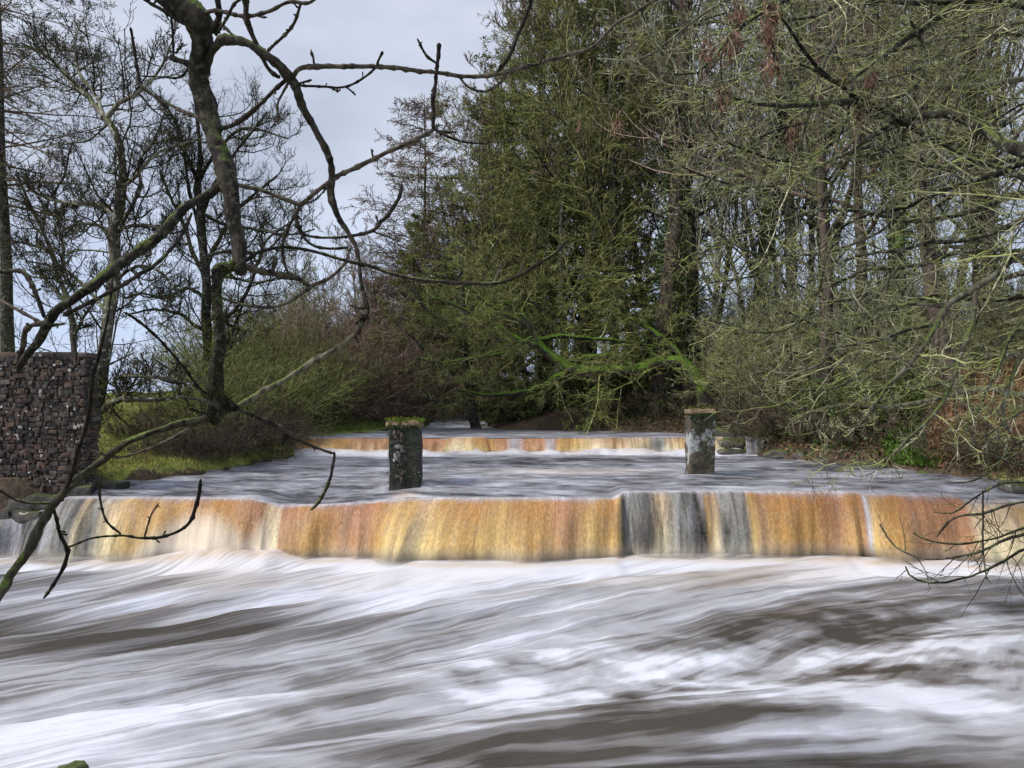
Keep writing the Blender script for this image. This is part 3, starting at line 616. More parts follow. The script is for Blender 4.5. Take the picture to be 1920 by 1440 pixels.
# side trickle by the far weir
x0 = W(1398, 0, 19.2)[0]; x1 = W(1420, 0, 19.2)[0]
make_fall('waterfall', 'tiny white trickle falling between dark bank stones right of the capped pillar', x0, x1, 19.2, ([0, 3000], [1.42, 1.42]), ([0, 3000], [18.95, 18.95]), [(0, LAV), (1400, (.6, .6, .62)), (1409, DRK), (1416, LAV), (3000, LAV)], ([0, 3000], [.2, .2]), ([0, 1398, 1420, 3000], [0, -.05, .05, 0]), .98, 2., [], .01, .3)

# ------------------------------------------------------------------ trees
def finish_tree(name, base, label, cat, group, parts):
    root = thing(name, base, label, cat, group)
    for pn, g, m, sm in parts:
        if g.n: g.build(pn, m, root, base, sm)
    return root
def twig_levels(rng, g, pts, rad, specs, k=3, leafspec=None, gl=None):
    """specs: (count, t0, t1, angle, anglevar, ratio, npts, wander, trop0, trop1, rmin, flat, upbias)"""
    P_, R_ = pts, rad
    for s in specs:
        m, t0, t1, an, av, ra, n, wa, tr0, tr1, rmin, flat, ub = s
        p, d, l, r = spawn(rng, P_, R_, m, t0, t1, an, av, ra, .62, flat, .45, rmin, ub)
        r = np.minimum(r, rmin * 2.0)
        P_, R_ = grow(rng, p, d, l, r, n, wa, tr0, tr1, .45)
        tubes(g, P_, np.maximum(R_, rmin * .6), 5 if r.mean() > .02 else k)
    return P_, R_
def stack(polys, n):
    return np.stack([resample(p, n) for p in polys])
def bare_proto(seed, h=11., r=.16, nl=14, rmin=.006, spread=.42, up=.12, crook=.10, trop=.10, dens=(6, 6, 5), t0=.28, ang=52):
    rng = np.random.RandomState(seed); gt, gc = G(), G()
    pts, rad = grow(rng, np.zeros((1, 3)), np.array([[.05 * rng.randn(), .05 * rng.randn(), 1]]), np.array([h]), np.array([r]), 16, .05, (0, 0, .03), None, .15)
    tubes(gt, pts, rad, 9)
    p, d, l, rr = spawn(rng, pts, rad, nl, t0, .97, ang, 10, spread, .5, 0, .5, .02)
    P1, R1 = grow(rng, p, d, l, rr, 10, crook, (0, 0, up), None, .3); tubes(gt, P1, R1, 6)
    a, b, c = dens
    twig_levels(rng, gc, P1, R1, [(a, .15, 1, 45, 12, .50, 8, .11, (0, 0, trop), None, rmin * 1.5, 0, .2), (b, .12, 1, 42, 12, .48, 6, .12, (0, 0, trop * 1.3), None, rmin, 0, .2), (c, .1, 1, 38, 12, .5, 4, .12, (0, 0, trop * 1.5), None, rmin * .8, 0, .2)])
    return gt, gc
def conifer(seed, h, r, nb, L0, droop, rmin, needles, nsize, m_need, t0=.12, twigs=(9, 6), tipfall=.85, ivy=0, ang=80):
    rng = np.random.RandomState(seed); gt, gc, gf, gi = G(), G(), G(), G()
    pts, rad = grow(rng, np.zeros((1, 3)), np.array([[.02 * rng.randn(), .02 * rng.randn(), 1]]), np.array([h]), np.array([r]), 20, .015, (0, 0, .02), None, .08)
    tubes(gt, pts, rad, 9)
    p, d, l, rr = spawn(rng, pts, rad, nb, t0, .99, ang, 8, L0 / h, .30, 0, tipfall, .012)
    P1, R1 = grow(rng, p, d, l, rr, 9, .06, (0, 0, -droop), (0, 0, droop * .9), .2); tubes(gc, P1, R1, 4)
    p, d, l, rr = spawn(rng, P1, R1, twigs[0], .12, 1, 55, 10, .42, .6, .75, .5, rmin)
    P2, R2 = grow(rng, p, d, l, rr, 6, .08, (0, 0, -droop * .7), (0, 0, droop * .3), .5); tubes(gc, P2, R2, 3)
    p, d, l, rr = spawn(rng, P2, R2, twigs[1], .1, 1, 50, 12, .45, .6, .5, .5, rmin * .8)
    P3, R3 = grow(rng, p, d, l, rr, 4, .1, (0, 0, -droop * .5), None, .6); tubes(gc, P3, R3, 3)
    if needles:
        for Q in (P2, P3):
            n = needles; B, m, _ = Q.shape; t = rng.rand(B, n) * (m - 1.01); i = t.astype(int); f = (t - i)[..., None]; bi = np.arange(B)[:, None]
            P = Q[bi, i] * (1 - f) + Q[bi, i + 1] * f; D = norm(Q[bi, i + 1] - Q[bi, i]) + .7 * rng.randn(B, n, 3) * [1, 1, .5]
            leaves(gf, rng, P.reshape(-1, 3), nsize, .26, norm(D.reshape(-1, 3)))
    return gt, gc, gf

def ivy_on(g, rng, line, rads, n, size=.09):
    i = (rng.rand(n) * (len(line) - 1.01)); a = i.astype(int); f = (i - a)[:, None]; P = line[a] * (1 - f) + line[a + 1] * f; r = rads[a] * (1 - f[:, 0]) + rads[a + 1] * f[:, 0]
    q = rng.randn(n, 3); q[:, 2] *= .2; q = norm(q); leaves(g, rng, P + q * (r * (1 + .9 * rng.rand(n)) + .02)[:, None], size, .8, norm(q + [0, 0, -.5]))

# --- background woodland: prototypes placed first, copies share their meshes
def put(proto, x, y, rz, sc, **k): return copy_thing(proto, (x, y, gh(x, y) - .1), rz, sc, **k)
def proto_tree(name, seed, matt, matc, label, group, x, y, ivy=0, **k):
    gt, gc = bare_proto(seed, **k); base = np.array((x, y, gh(x, y) - .1)); parts = []
    root = thing(name, base, label, 'tree', group)
    gt.build('trunk', matt, root); gc.build('crown', matc, root)
    if ivy:
        rng = np.random.RandomState(seed + 1); gi = G(); line = np.c_[np.zeros(12), np.zeros(12), np.linspace(.2, k.get('h', 11) * .6, 12)]
        ivy_on(gi, rng, line, np.linspace(k.get('r', .16) * 1.1, k.get('r', .16) * .8, 12), ivy, .10); gi.build('ivy', M['ivy'], root, smooth=False)
    return root
LB = {'wood': 'bare lichen-green tree among many in the wood on the right bank', 'far': 'distant grey leafless tree on the skyline beyond the river bend'}
GR = {'wood': 'bare trees in the right bank wood', 'far': 'distant leafless trees on the skyline'}
rng = np.random.RandomState(77)
wood = [proto_tree('bare_tree', 101, M['dark'], M['olive_twig'], 'bare olive-twigged tree with ivy on its trunk in the right bank wood', 'ivy-trunked olive trees in the right bank wood', 7.5, 22, 1200, h=15, r=.20, nl=13, rmin=.009),
        proto_tree('bare_tree', 102, M['pale'], M['lichen_twig'], 'pale slender bare tree in the right bank wood', 'pale slender trees in the right bank wood', 11.5, 21, 0, h=14, r=.15, nl=11, rmin=.009, t0=.2),
        proto_tree('bare_tree', 103, M['red'], M['brown_twig'], 'reddish brown barked bare tree in the right bank wood', 'reddish trees in the right bank wood', 9.5, 27, 700, h=16, r=.22, nl=12, rmin=.010),
        proto_tree('bare_tree', 104, M['dark'], M['grey_twig'], 'grey-twigged thin bare tree in the right bank wood', 'grey-twigged trees in the right bank wood', 14.5, 24, 0, h=13, r=.13, nl=20, rmin=.009, t0=.12, spread=.35)]
spots = []
for i in range(400):
    y = 18.5 + 24 * rng.rand() ** 1.2; x = (1180 + 860 * rng.rand() - 960) * y / F
    if x < np.interp(y, XR[:, 0], XR[:, 1]) + 1.2: continue
    if any((x - a) ** 2 + (y - b) ** 2 < 1.7 ** 2 for a, b in spots): continue
    spots.append((x, y))
    if len(spots) >= 25: break
for i, (x, y) in enumerate(spots): put(wood[i % 4], x, y, rng.rand() * 6.28, .75 + .45 * rng.rand())
far = [proto_tree('bare_tree', 111, M['pale'], M['grey_twig'], LB['far'], GR['far'], -9, 48, 0, h=10, r=.14, nl=16, rmin=.014, t0=.15),
       proto_tree('bare_tree', 112, M['dark'], M['lichen_twig'], LB['far'], GR['far'], -14, 52, 0, h=9, r=.13, nl=18, rmin=.014, t0=.1, spread=.5)]
for i in range(30):
    y = 42 + 22 * rng.rand(); x = (420 + 560 * rng.rand() - 960) * y / F
    put(far[i % 2], x, y, rng.rand() * 6.28, (.55 + .35 * rng.rand()))

# --- thickets and bushes
def bush_proto(name, seed, m, label, group, x, y, h=2.2, stems=26, rmin=.006, leafy=None, droop=.0, dens=(9, 7, 4)):
    rng = np.random.RandomState(seed); g = G()
    a = rng.rand(stems) * 6.28; e = .25 + .75 * rng.rand(stems); D = np.c_[np.cos(a) * (1 - e * .6), np.sin(a) * (1 - e * .6), e]
    P = np.c_[.35 * rng.randn(stems), .35 * rng.randn(stems), np.zeros(stems)]
    pts, rad = grow(rng, P, D, h * (.7 + .6 * rng.rand(stems)), np.full(stems, .018 * h / 2), 9, .12, (0, 0, .03 - droop), (0, 0, -droop), .35)
    gs = G(); tubes(gs, pts, rad, 4)
    P3, R3 = twig_levels(rng, g, pts, rad, [(dens[0], .1, 1, 42, 14, .42, 6, .14, (0, 0, .04), None, rmin, 0, 0), (dens[1], .1, 1, 42, 14, .5, 5, .16, (0, 0, .03), None, rmin * .8, 0, 0), (dens[2], .1, 1, 40, 14, .5, 3, .15, (0, 0, .0), None, rmin * .7, 0, 0)])
    root = thing(name, (x, y, gh(x, y) - .05), label, 'bush', group)
    gs.build('stem', m, root); g.build('twigs', m, root)
    if leafy:
        gl = G(); Q = P3[:, 1]; Q = Q[rng.rand(len(Q)) < leafy[1]]; leaves(gl, rng, Q, leafy[2], .7); gl.build('foliage', leafy[0], root, smooth=False)
    return root
def scatter_bush(proto, lst, jit=0.):
    for x, y, s in lst: put(proto, x, y, rng.rand() * 6.28, s)
b_ol = bush_proto('bush', 201, M['olive_twig'], 'olive green twiggy willow thicket on the left bank', 'olive thickets on the left bank', *W(430, 0, 19)[:2], h=2.6)
b_br = bush_proto('bush', 202, M['brown_twig'], 'purplish brown leafless thicket at the river bend', 'brown thickets at the river bend', *W(690, 0, 28)[:2], h=3.0, rmin=.008)
b_ru = bush_proto('bush', 203, M['rust_twig'], 'rust tinged leafless shrub among the brown thickets at the bend', 'rusty shrubs at the bend', *W(600, 0, 27)[:2], h=2.4, rmin=.008)
b_li = bush_proto('bush', 204, M['lichen_twig'], 'pale lichened scrub beneath the right bank trees', 'lichened scrub on the right bank', *W(1450, 0, 21)[:2], h=2.6, rmin=.007)
b_dk = bush_proto('bush', 205, M['bramble'], 'low grey bramble tangle overhanging the water edge', 'bramble tangles at the water edge', *W(460, 0, 17.5)[:2], h=1.1, droop=.06, rmin=.005)
b_gn = bush_proto('bush', 206, M['olive_twig'], 'green leafy shrub on the bank beyond the far weir', 'green shrubs beyond the far weir', *W(1160, 0, 24.5)[:2], h=1.3, rmin=.006, leafy=(M['ivy'], .6, .10))
Wp = lambda px, D: (W(px, 0, D)[0], D)
for px, D, s in ((460, 22, 1.1), (500, 20.5, 1.0), (530, 23, 1.2), (420, 26, 1.3), (560, 26, 1.1), (480, 28, 1.4)): put(b_ol, *Wp(px, D), rng.rand() * 6.28, s)
for px, D, s in ((640, 27, 1.0), (740, 28, 1.1), (600, 30, 1.2), (670, 31, 1.3), (720, 33, 1.5), (770, 31, 1.3), (560, 33, 1.3), (800, 34, 1.5), (760, 37, 1.8), (640, 37, 1.8), (700, 40, 2.0), (840, 36, 1.5), (590, 40, 1.8), (860, 42, 2.0), (540, 38, 1.6)): put(b_br, *Wp(px, D), rng.rand() * 6.28, s)
for px, D, s in ((640, 29, 1.1), (575, 28, .9), (690, 27.4, .8), (620, 32, 1.3), (740, 30, 1.0)): put(b_ru, *Wp(px, D), rng.rand() * 6.28, s)
for i in range(46):
    D = 16.5 + 16 * rng.rand(); px = 1180 + 800 * rng.rand(); x = W(px, 0, D)[0]
    if x < np.interp(D, XR[:, 0], XR[:, 1]) + .7: continue
    put(b_li, x, D, rng.rand() * 6.28, .55 + .6 * rng.rand())
for px, D, s in ((300, 16.2, .55), (350, 15.2, .5), (250, 18.5, .7), (310, 19.5, .8), (400, 15.6, .8), (430, 16.6, .9), (500, 18.5, 1.0), (530, 19.6, .9), (470, 19.6, 1.1), (350, 16.4, .9), (590, 24, .8), (640, 24.6, .9), (700, 25, .9), (760, 26, 1.0), (1380, 21, 1.0), (1430, 19.5, 1.1), (1480, 18.8, 1.0), (1550, 17.8, 1.0), (1620, 16.8, 1.0), (1340, 22.5, 1.1), (1260, 23.6, 1.0), (1180, 25, 1.0), (1080, 25.4, 1.0), (980, 25.6, .9), (1860, 14, .9), (1910, 13.5, .9), (1800, 15, .8)):
    put(b_dk, *Wp(px, D), rng.rand() * 6.28, s, group='bramble tangles at the water edge')
for px, D, s in ((1120, 25.2, .9), (1000, 25.6, .9), (1060, 26, 1.0), (950, 26.4, .9), (1230, 25, .9), (1540, 18.8, .8), (1600, 18, .8), (1690, 17.4, .8)): put(b_gn, *Wp(px, D), rng.rand() * 6.28, s)

# --- conifers and larch in the middle
def place_parts(name, base, label, cat, parts, group=None, rz=0, sc=1):
    root = thing(name, base, label, cat, group); root.rotation_euler[2] = rz; root.scale = (sc,) * 3
    for pn, g, m, sm in parts:
        if g.n: g.build(pn, m, root, smooth=sm)
    return root
def con(px, D, label, seed, h, r, nb, L0, droop, need, ns, mn, mt, name='conifer_tree', **k):
    x = W(px, 0, D)[0]; gt, gc, gf = conifer(seed, h, r, nb, L0, droop, k.pop('rmin_', .007), need, ns, mn, **k)
    return place_parts(name, (x, D, gh(x, D) - .1), label, 'tree', [('trunk', gt, M[mt[0]], True), ('branches', gc, M[mt[1]], True), ('foliage', gf, M[mn], False)])
con(1095, 27, 'tall broad olive conifer filling the centre behind the far weir', 301, 21, .34, 120, 4.6, .05, 5, .20, 'needle', ('dark', 'olive_twig'), t0=.10, twigs=(11, 7), tipfall=.55)
con(1010, 31, 'narrower green conifer just left of the tallest one', 302, 17, .26, 100, 4.2, .05, 4, .21, 'needle', ('dark', 'olive_twig'), t0=.14, twigs=(10, 7), tipfall=.75)
con(905, 33, 'brownish conifer between the larch and the tall conifers', 303, 13.5, .22, 90, 4.0, .05, 3, .21, 'needle', ('dark', 'brown_twig'), t0=.08, twigs=(9, 6), tipfall=.8)
con(790, 33, 'slim bare larch with drooping pinkish twigs standing against the sky', 304, 13.6, .17, 110, 4.6, .06, 0, .2, 'needle', ('dark', 'larch_twig'), name='larch_tree', t0=.12, twigs=(14, 10), tipfall=.72, rmin_=.014)
con(775, 30, 'small dense bright green conifer at the foot of the larch', 305, 7.8, .14, 70, 2.3, .03, 5, .15, 'needle', ('dark', 'olive_twig'), t0=.05, twigs=(8, 5))
#con(1240, 30, 'dark conifer behind the ivy-clad trunks right of centre', 306, 19, .30, 90, 4.0, .05, 4, .21, 'needle_dark', ('dark', 'olive_twig'), t0=.2, twigs=(9, 6), tipfall=.6)
con(18, 20, 'tall straight conifer with flat dark needle sprays at the left edge', 307, 15, .20, 84, 3.4, .03, 3, .12, 'needle_dark', ('dark', 'brown_twig'), t0=.36, twigs=(9, 6), tipfall=.35, ang=88)
con(-60, 22, 'second dark conifer partly cut off by the left picture edge', 308, 16, .20, 70, 3.2, .03, 3, .12, 'needle_dark', ('dark', 'brown_twig'), t0=.35, twigs=(9, 6), tipfall=.4, ang=88)

mid = [proto_tree('bare_tree', 121, M['dark'], M['olive_twig'], 'olive-twigged dense bare tree among the conifers beyond the far weir', 'olive-twigged trees among the centre conifers', W(1010, 0, 27)[0], 27, 800, h=13, r=.16, nl=24, rmin=.009, dens=(8, 7, 6), t0=.12, spread=.30, trop=.04, up=.06),
       proto_tree('bare_tree', 122, M['dark'], M['brown_twig'], 'brownish fine-twigged tree among the conifers beyond the far weir', 'brown-twigged trees among the centre conifers', W(1010, 0, 31)[0], 31, 0, h=12, r=.15, nl=24, rmin=.010, dens=(8, 7, 6), t0=.15, spread=.28, trop=.06, up=.08)]
for i, (px, D, s) in enumerate(((1060, 25.5, 1.05), (960, 29, 1.0), (1150, 25, 1.1), (1190, 28, 1.25), (890, 33, .72), (1080, 33, 1.45), (1110, 30, 1.4), (1230, 32, 1.3), (930, 28.5, .95), (870, 29, .80), (825, 30, .62), (765, 31, .58), (850, 33, .85), (800, 34, .70), (900, 31, .9), (740, 33, .52), (700, 34, .45), (800, 36, .55), (1030, 35, 1.35), (990, 31, .9), (930, 33, .68))): put(mid[i % 2], *Wp(px, D), rng.rand() * 6.28, s)
# --- traced trees: rows are (column, row, width in photo pixels), depth given by a smooth field so joints meet
def trace(rows, D, dj=0.):
    o = []
    for r in rows:
        d = D(r[0], r[1]) if callable(D) else D
        p = W(r[0], r[1], d + dj); o.append((p[0], p[1], p[2], r[2] * d / F / 2))
    return np.array(o)
def traced(name, label, D, rows_list, basepos, specs, mt, mc, seed, n=26, k=8, extra=None, group=None, minw=0, knobs=0., ratio_len=None):
    rng = np.random.RandomState(seed); gt, gc = G(), G()
    A = stack([trace(r, D) for r in rows_list], n); P, Rr = A[..., :3], np.maximum(A[..., 3], .002)
    Rr = Rr * (1 + .10 * rng.randn(*Rr.shape).clip(-1.5, 1.5))
    P = P + rng.randn(*P.shape) * Rr[..., None] * .18
    tubes(gt, P, Rr, k)
    twig_levels(rng, gc, P, Rr, specs)
    base = np.array(basepos)
    root = thing(name, base, label, 'tree', group)
    gt.build('trunk', mt, root, base); gc.build('crown', mc, root, base)
    return root, P, Rr
UPT = (0, 0, .16)
UPS = (0, 0, .07)
sp_bare = [(11, .10, 1, 58, 14, .38, 10, .15, (0, 0, .0), UPT, .0115, 0, .1), (8, .1, 1, 52, 14, .54, 8, .16, UPS, UPT, .0075, 0, .1), (5, .1, 1, 48, 14, .58, 6, .16, UPS, UPT, .0058, 0, .1), (2, .2, 1, 38, 12, .7, 5, .12, UPS, UPT, .0052, 0, .1)]
# bare tree by the wall
traced('bare_tree', 'slender leafless tree rising beside the right end of the rubble wall', lambda x, y: 15.0 + .6 * math.sin(x / 60.) + .4 * math.cos(y / 70.), [
    [(165, 880, 34), (168, 820, 32), (180, 760, 26), (192, 690, 24), (203, 610, 24), (213, 520, 22), (217, 440, 22), (222, 370, 20), (232, 320, 17), (222, 270, 15), (205, 230, 14), (195, 218, 12)],
    [(197, 222, 12), (165, 180, 10), (135, 155, 9), (105, 120, 7), (70, 95, 6), (40, 80, 4)], [(197, 222, 11), (222, 195, 8), (250, 178, 7), (285, 150, 6), (310, 110, 4), (325, 70, 3)],
    [(200, 232, 9), (180, 180, 7), (150, 140, 6), (140, 90, 5), (150, 40, 3)], [(218, 400, 10), (180, 385, 8), (130, 380, 7), (90, 372, 6), (50, 350, 4)], [(216, 450, 9), (240, 400, 8), (262, 350, 7), (262, 300, 6), (290, 260, 5), (310, 210, 3)],
    [(222, 360, 9), (255, 330, 7), (290, 290, 6), (340, 270, 5), (380, 260, 3)], [(217, 430, 8), (260, 422, 7), (310, 425, 6), (350, 400, 4)], [(192, 770, 12), (210, 755, 12), (240, 748, 11), (290, 750, 9), (340, 745, 6), (380, 750, 4)], [(190, 772, 10), (215, 750, 9), (222, 730, 8), (214, 712, 7), (240, 705, 6), (290, 708, 5), (340, 715, 3)],
    [(205, 600, 8), (180, 560, 7), (140, 520, 6), (100, 500, 5), (50, 490, 3)], [(215, 480, 8), (195, 430, 7), (150, 420, 6), (100, 440, 4)], [(213, 530, 7), (255, 500, 6), (300, 510, 5), (340, 560, 4)]],
    (W(165, 880, 15.)[0], 15., W(165, 895, 15.)[2]), sp_bare, M['pale'], M['dark_twig'], 401, 24)
traced('bare_tree', 'leafless tree with a straight mossy trunk behind the olive thicket', lambda x, y: 21 + .8 * math.sin(x / 50.) + .5 * math.cos(y / 60.), [
    [(396, 800, 22), (393, 720, 20), (389, 640, 19), (387, 560, 18), (384, 490, 17), (377, 420, 16), (373, 350, 13), (376, 290, 9), (370, 230, 6), (360, 160, 4)], [(386, 520, 10), (360, 470, 8), (345, 420, 7), (320, 370, 6), (300, 320, 4)], [(386, 500, 10), (410, 450, 8), (440, 400, 7), (470, 370, 6), (520, 330, 4)],
    [(384, 470, 8), (365, 400, 7), (350, 330, 6), (345, 270, 4)], [(376, 410, 8), (400, 350, 7), (430, 300, 6), (470, 250, 5), (500, 210, 3)], [(374, 350, 8), (350, 290, 6), (330, 230, 5), (300, 180, 3)], [(387, 560, 8), (350, 540, 6), (310, 560, 5), (270, 550, 4), (230, 560, 3)], [(388, 600, 9), (430, 590, 8), (465, 545, 7), (480, 500, 6), (500, 450, 5), (540, 420, 3)],
    [(388, 620, 9), (365, 610, 7), (340, 590, 6), (290, 580, 5), (240, 590, 3)], [(386, 520, 7), (430, 520, 6), (480, 530, 5), (530, 520, 4), (580, 530, 3)], [(376, 400, 7), (420, 420, 6), (480, 430, 5), (540, 440, 4), (590, 430, 3)], [(390, 680, 8), (420, 650, 7), (440, 610, 6), (455, 570, 4)], [(373, 340, 7), (410, 280, 6), (460, 240, 5), (540, 260, 3)], [(384, 480, 7), (440, 470, 6), (500, 470, 5), (560, 400, 3)]],
    (*Wp(396, 21), gh(*Wp(396, 21)) - .1), sp_bare, M['dark'], M['dark_twig'], 402, 22)
traced('bare_tree', 'thin leafless tree leaning behind the left rubble wall', lambda x, y: 18 + .5 * math.sin(x / 40.), [
    [(142, 800, 14), (140, 720, 13), (138, 640, 12), (130, 570, 11), (112, 520, 10), (95, 470, 9), (75, 420, 8), (50, 370, 6), (30, 320, 4)], [(130, 575, 8), (100, 540, 6), (80, 520, 5), (60, 500, 3)], [(112, 520, 7), (120, 470, 6), (110, 420, 5), (100, 360, 3)], [(95, 470, 6), (60, 460, 5), (20, 450, 3)], [(138, 630, 6), (160, 590, 5), (180, 560, 3)], [(80, 430, 6), (90, 380, 5), (120, 330, 4), (130, 280, 3)]],
    (*Wp(142, 18), gh(*Wp(142, 18)) - .1), sp_bare, M['dark'], M['dark_twig'], 403, 20)
# mossy trees leaning over the far weir
sp_moss = [(12, .08, 1, 55, 14, .34, 9, .13, (0, 0, -.02), (0, 0, -.02), .012, 0, .15), (9, .1, 1, 48, 14, .5, 7, .15, (0, 0, .02), (0, 0, -.03), .008, 0, .1), (7, .1, 1, 45, 14, .5, 5, .16, (0, 0, .02), None, .006, 0, 0), (4, .1, 1, 42, 14, .5, 4, .15, (0, 0, .02), None, .005, 0, 0)]
traced('mossy_tree', 'leaning tree with vivid green mossy limb reaching over the far weir', lambda x, y: 22.5 - .8 * math.sin((x - 1290) / 150.), [
    [(1330, 860, 34), (1325, 790, 32), (1318, 730, 28), (1290, 685, 24), (1240, 678, 22), (1190, 692, 21), (1130, 698, 24), (1075, 692, 24), (1040, 670, 20), (1012, 650, 16), (1000, 620, 12), (985, 595, 9), (950, 570, 6), (900, 560, 4)],
    [(1075, 692, 14), (1040, 710, 12), (1010, 728, 10), (960, 738, 9), (910, 740, 6), (860, 730, 4)], [(1190, 690, 12), (1160, 672, 12), (1110, 668, 10), (1060, 680, 9)], [(1145, 700, 9), (1140, 720, 9), (1110, 735, 8), (1103, 765, 7), (1108, 800, 5), (1110, 830, 3)],
    [(1150, 695, 8), (1170, 672, 7), (1190, 655, 5), (1220, 630, 4)], [(1015, 650, 12), (980, 640, 10), (930, 610, 8), (880, 585, 6), (820, 560, 4), (780, 570, 3)], [(1020, 655, 11), (990, 610, 9), (930, 580, 7), (870, 530, 5), (820, 480, 3)], [(1005, 640, 9), (1050, 630, 9), (1110, 635, 8), (1170, 640, 6), (1230, 650, 4)],
    [(1000, 630, 8), (950, 660, 7), (890, 670, 6), (830, 680, 4), (780, 670, 3)], [(1290, 685, 12), (1250, 640, 10), (1190, 600, 8), (1120, 580, 5), (1060, 590, 3)], [(1240, 678, 9), (1200, 640, 8), (1160, 570, 6), (1100, 520, 4)]],
    (*Wp(1330, 22.5), gh(*Wp(1330, 22.5)) - .1), sp_moss, M['mossy'], M['olive_twig'], 404, 24, 9)
traced('mossy_tree', 'low dark-trunked tree with fine olive twigs at the bend just right of the left pillar', lambda x, y: 25 + .9 * math.sin(x / 70.), [
    [(892, 830, 22), (888, 780, 20), (880, 740, 16), (878, 700, 14), (870, 650, 12), (872, 590, 9), (865, 530, 6), (860, 470, 4)], [(882, 740, 12), (930, 720, 10), (970, 700, 8), (1010, 660, 6), (1040, 600, 4)], [(880, 730, 12), (850, 700, 9), (820, 690, 8), (790, 650, 6), (760, 620, 4)], [(876, 690, 9), (910, 650, 8), (930, 590, 6), (960, 520, 4)], [(870, 650, 9), (840, 610, 7), (800, 580, 6), (770, 540, 4)],
    [(872, 600, 7), (900, 550, 6), (910, 490, 5), (940, 440, 3)], [(884, 760, 8), (850, 750, 7), (810, 750, 5), (780, 730, 3)], [(886, 770, 8), (930, 765, 7), (980, 755, 5), (1020, 740, 3)]],
    (*Wp(892, 25), gh(*Wp(892, 25)) - .3), sp_moss, M['dark'], M['olive_twig'], 405, 22, 8)
# thick ivy-clad trunks right of centre, a reddish forked trunk
def trunk_tree(px, D, wpx, lean, h, label, seed, mt, mc, ivyn, nl=14, t0=.35):
    rng = np.random.RandomState(seed); gt, gc, gi = G(), G(), G(); r = wpx * D / F / 2
    pts, rad = grow(rng, np.zeros((1, 3)), np.array([[lean, 0, 1]]), np.array([h]), np.array([r]), 22, .04, (0, 0, .02), None, .35); tubes(gt, pts, rad, 12)
    p, d, l, rr = spawn(rng, pts, rad, nl, t0, .97, 50, 14, .34, .4, 0, .3, .03); P1, R1 = grow(rng, p, d, l, rr, 12, .12, (0, 0, .05), None, .25); tubes(gt, P1, R1, 7)
    twig_levels(rng, gc, P1, R1, [(10, .1, 1, 48, 12, .42, 8, .13, (0, 0, .03), None, .010, 0, 0), (8, .1, 1, 45, 12, .48, 6, .14, (0, 0, .04), None, .008, 0, 0), (5, .1, 1, 42, 12, .5, 4, .14, (0, 0, .04), None, .006, 0, 0)])
    if ivyn: ivy_on(gi, rng, pts[0][:15], rad[0][:15], ivyn, .12)
    x = W(px, 0, D)[0]
    return place_parts('ivy_clad_tree' if ivyn else 'bare_tree', (x, D, gh(x, D) - .2), label, 'tree', [('trunk', gt, mt, True), ('crown', gc, mc, True), ('ivy', gi, M['ivy'], False)])
trunk_tree(1235, 23.5, 44, -.02, 14, 'thick ivy-covered trunk forking high, above and left of the capped pillar', 501, M['red'], M['lichen_twig'], 3000)
trunk_tree(1290, 26, 28, .04, 15, 'straight brown trunk standing directly behind the capped pillar', 502, M['dark'], M['olive_twig'], 900)
trunk_tree(1420, 24, 24, -.03, 15, 'upright mossy trunk a short way right of the capped pillar', 503, M['mossy'], M['lichen_twig'], 1500)
trunk_tree(1800, 16.5, 34, -.10, 11, 'leaning reddish bare trunk near the right edge', 504, M['red'], M['lichen_twig'], 0, 16, .3)
trunk_tree(1690, 19, 24, .05, 13, 'dark mossy trunk left of the reddish leaning one', 505, M['mossy'], M['olive_twig'], 1500)
trunk_tree(1590, 21, 22, -.04, 14, 'grey trunk midway between capped pillar and right edge', 506, M['pale'], M['lichen_twig'], 600)
trunk_tree(1880, 20, 30, .02, 13, 'ivy-clad trunk at the far right behind the overhanging boughs', 507, M['dark'], M['olive_twig'], 3500)

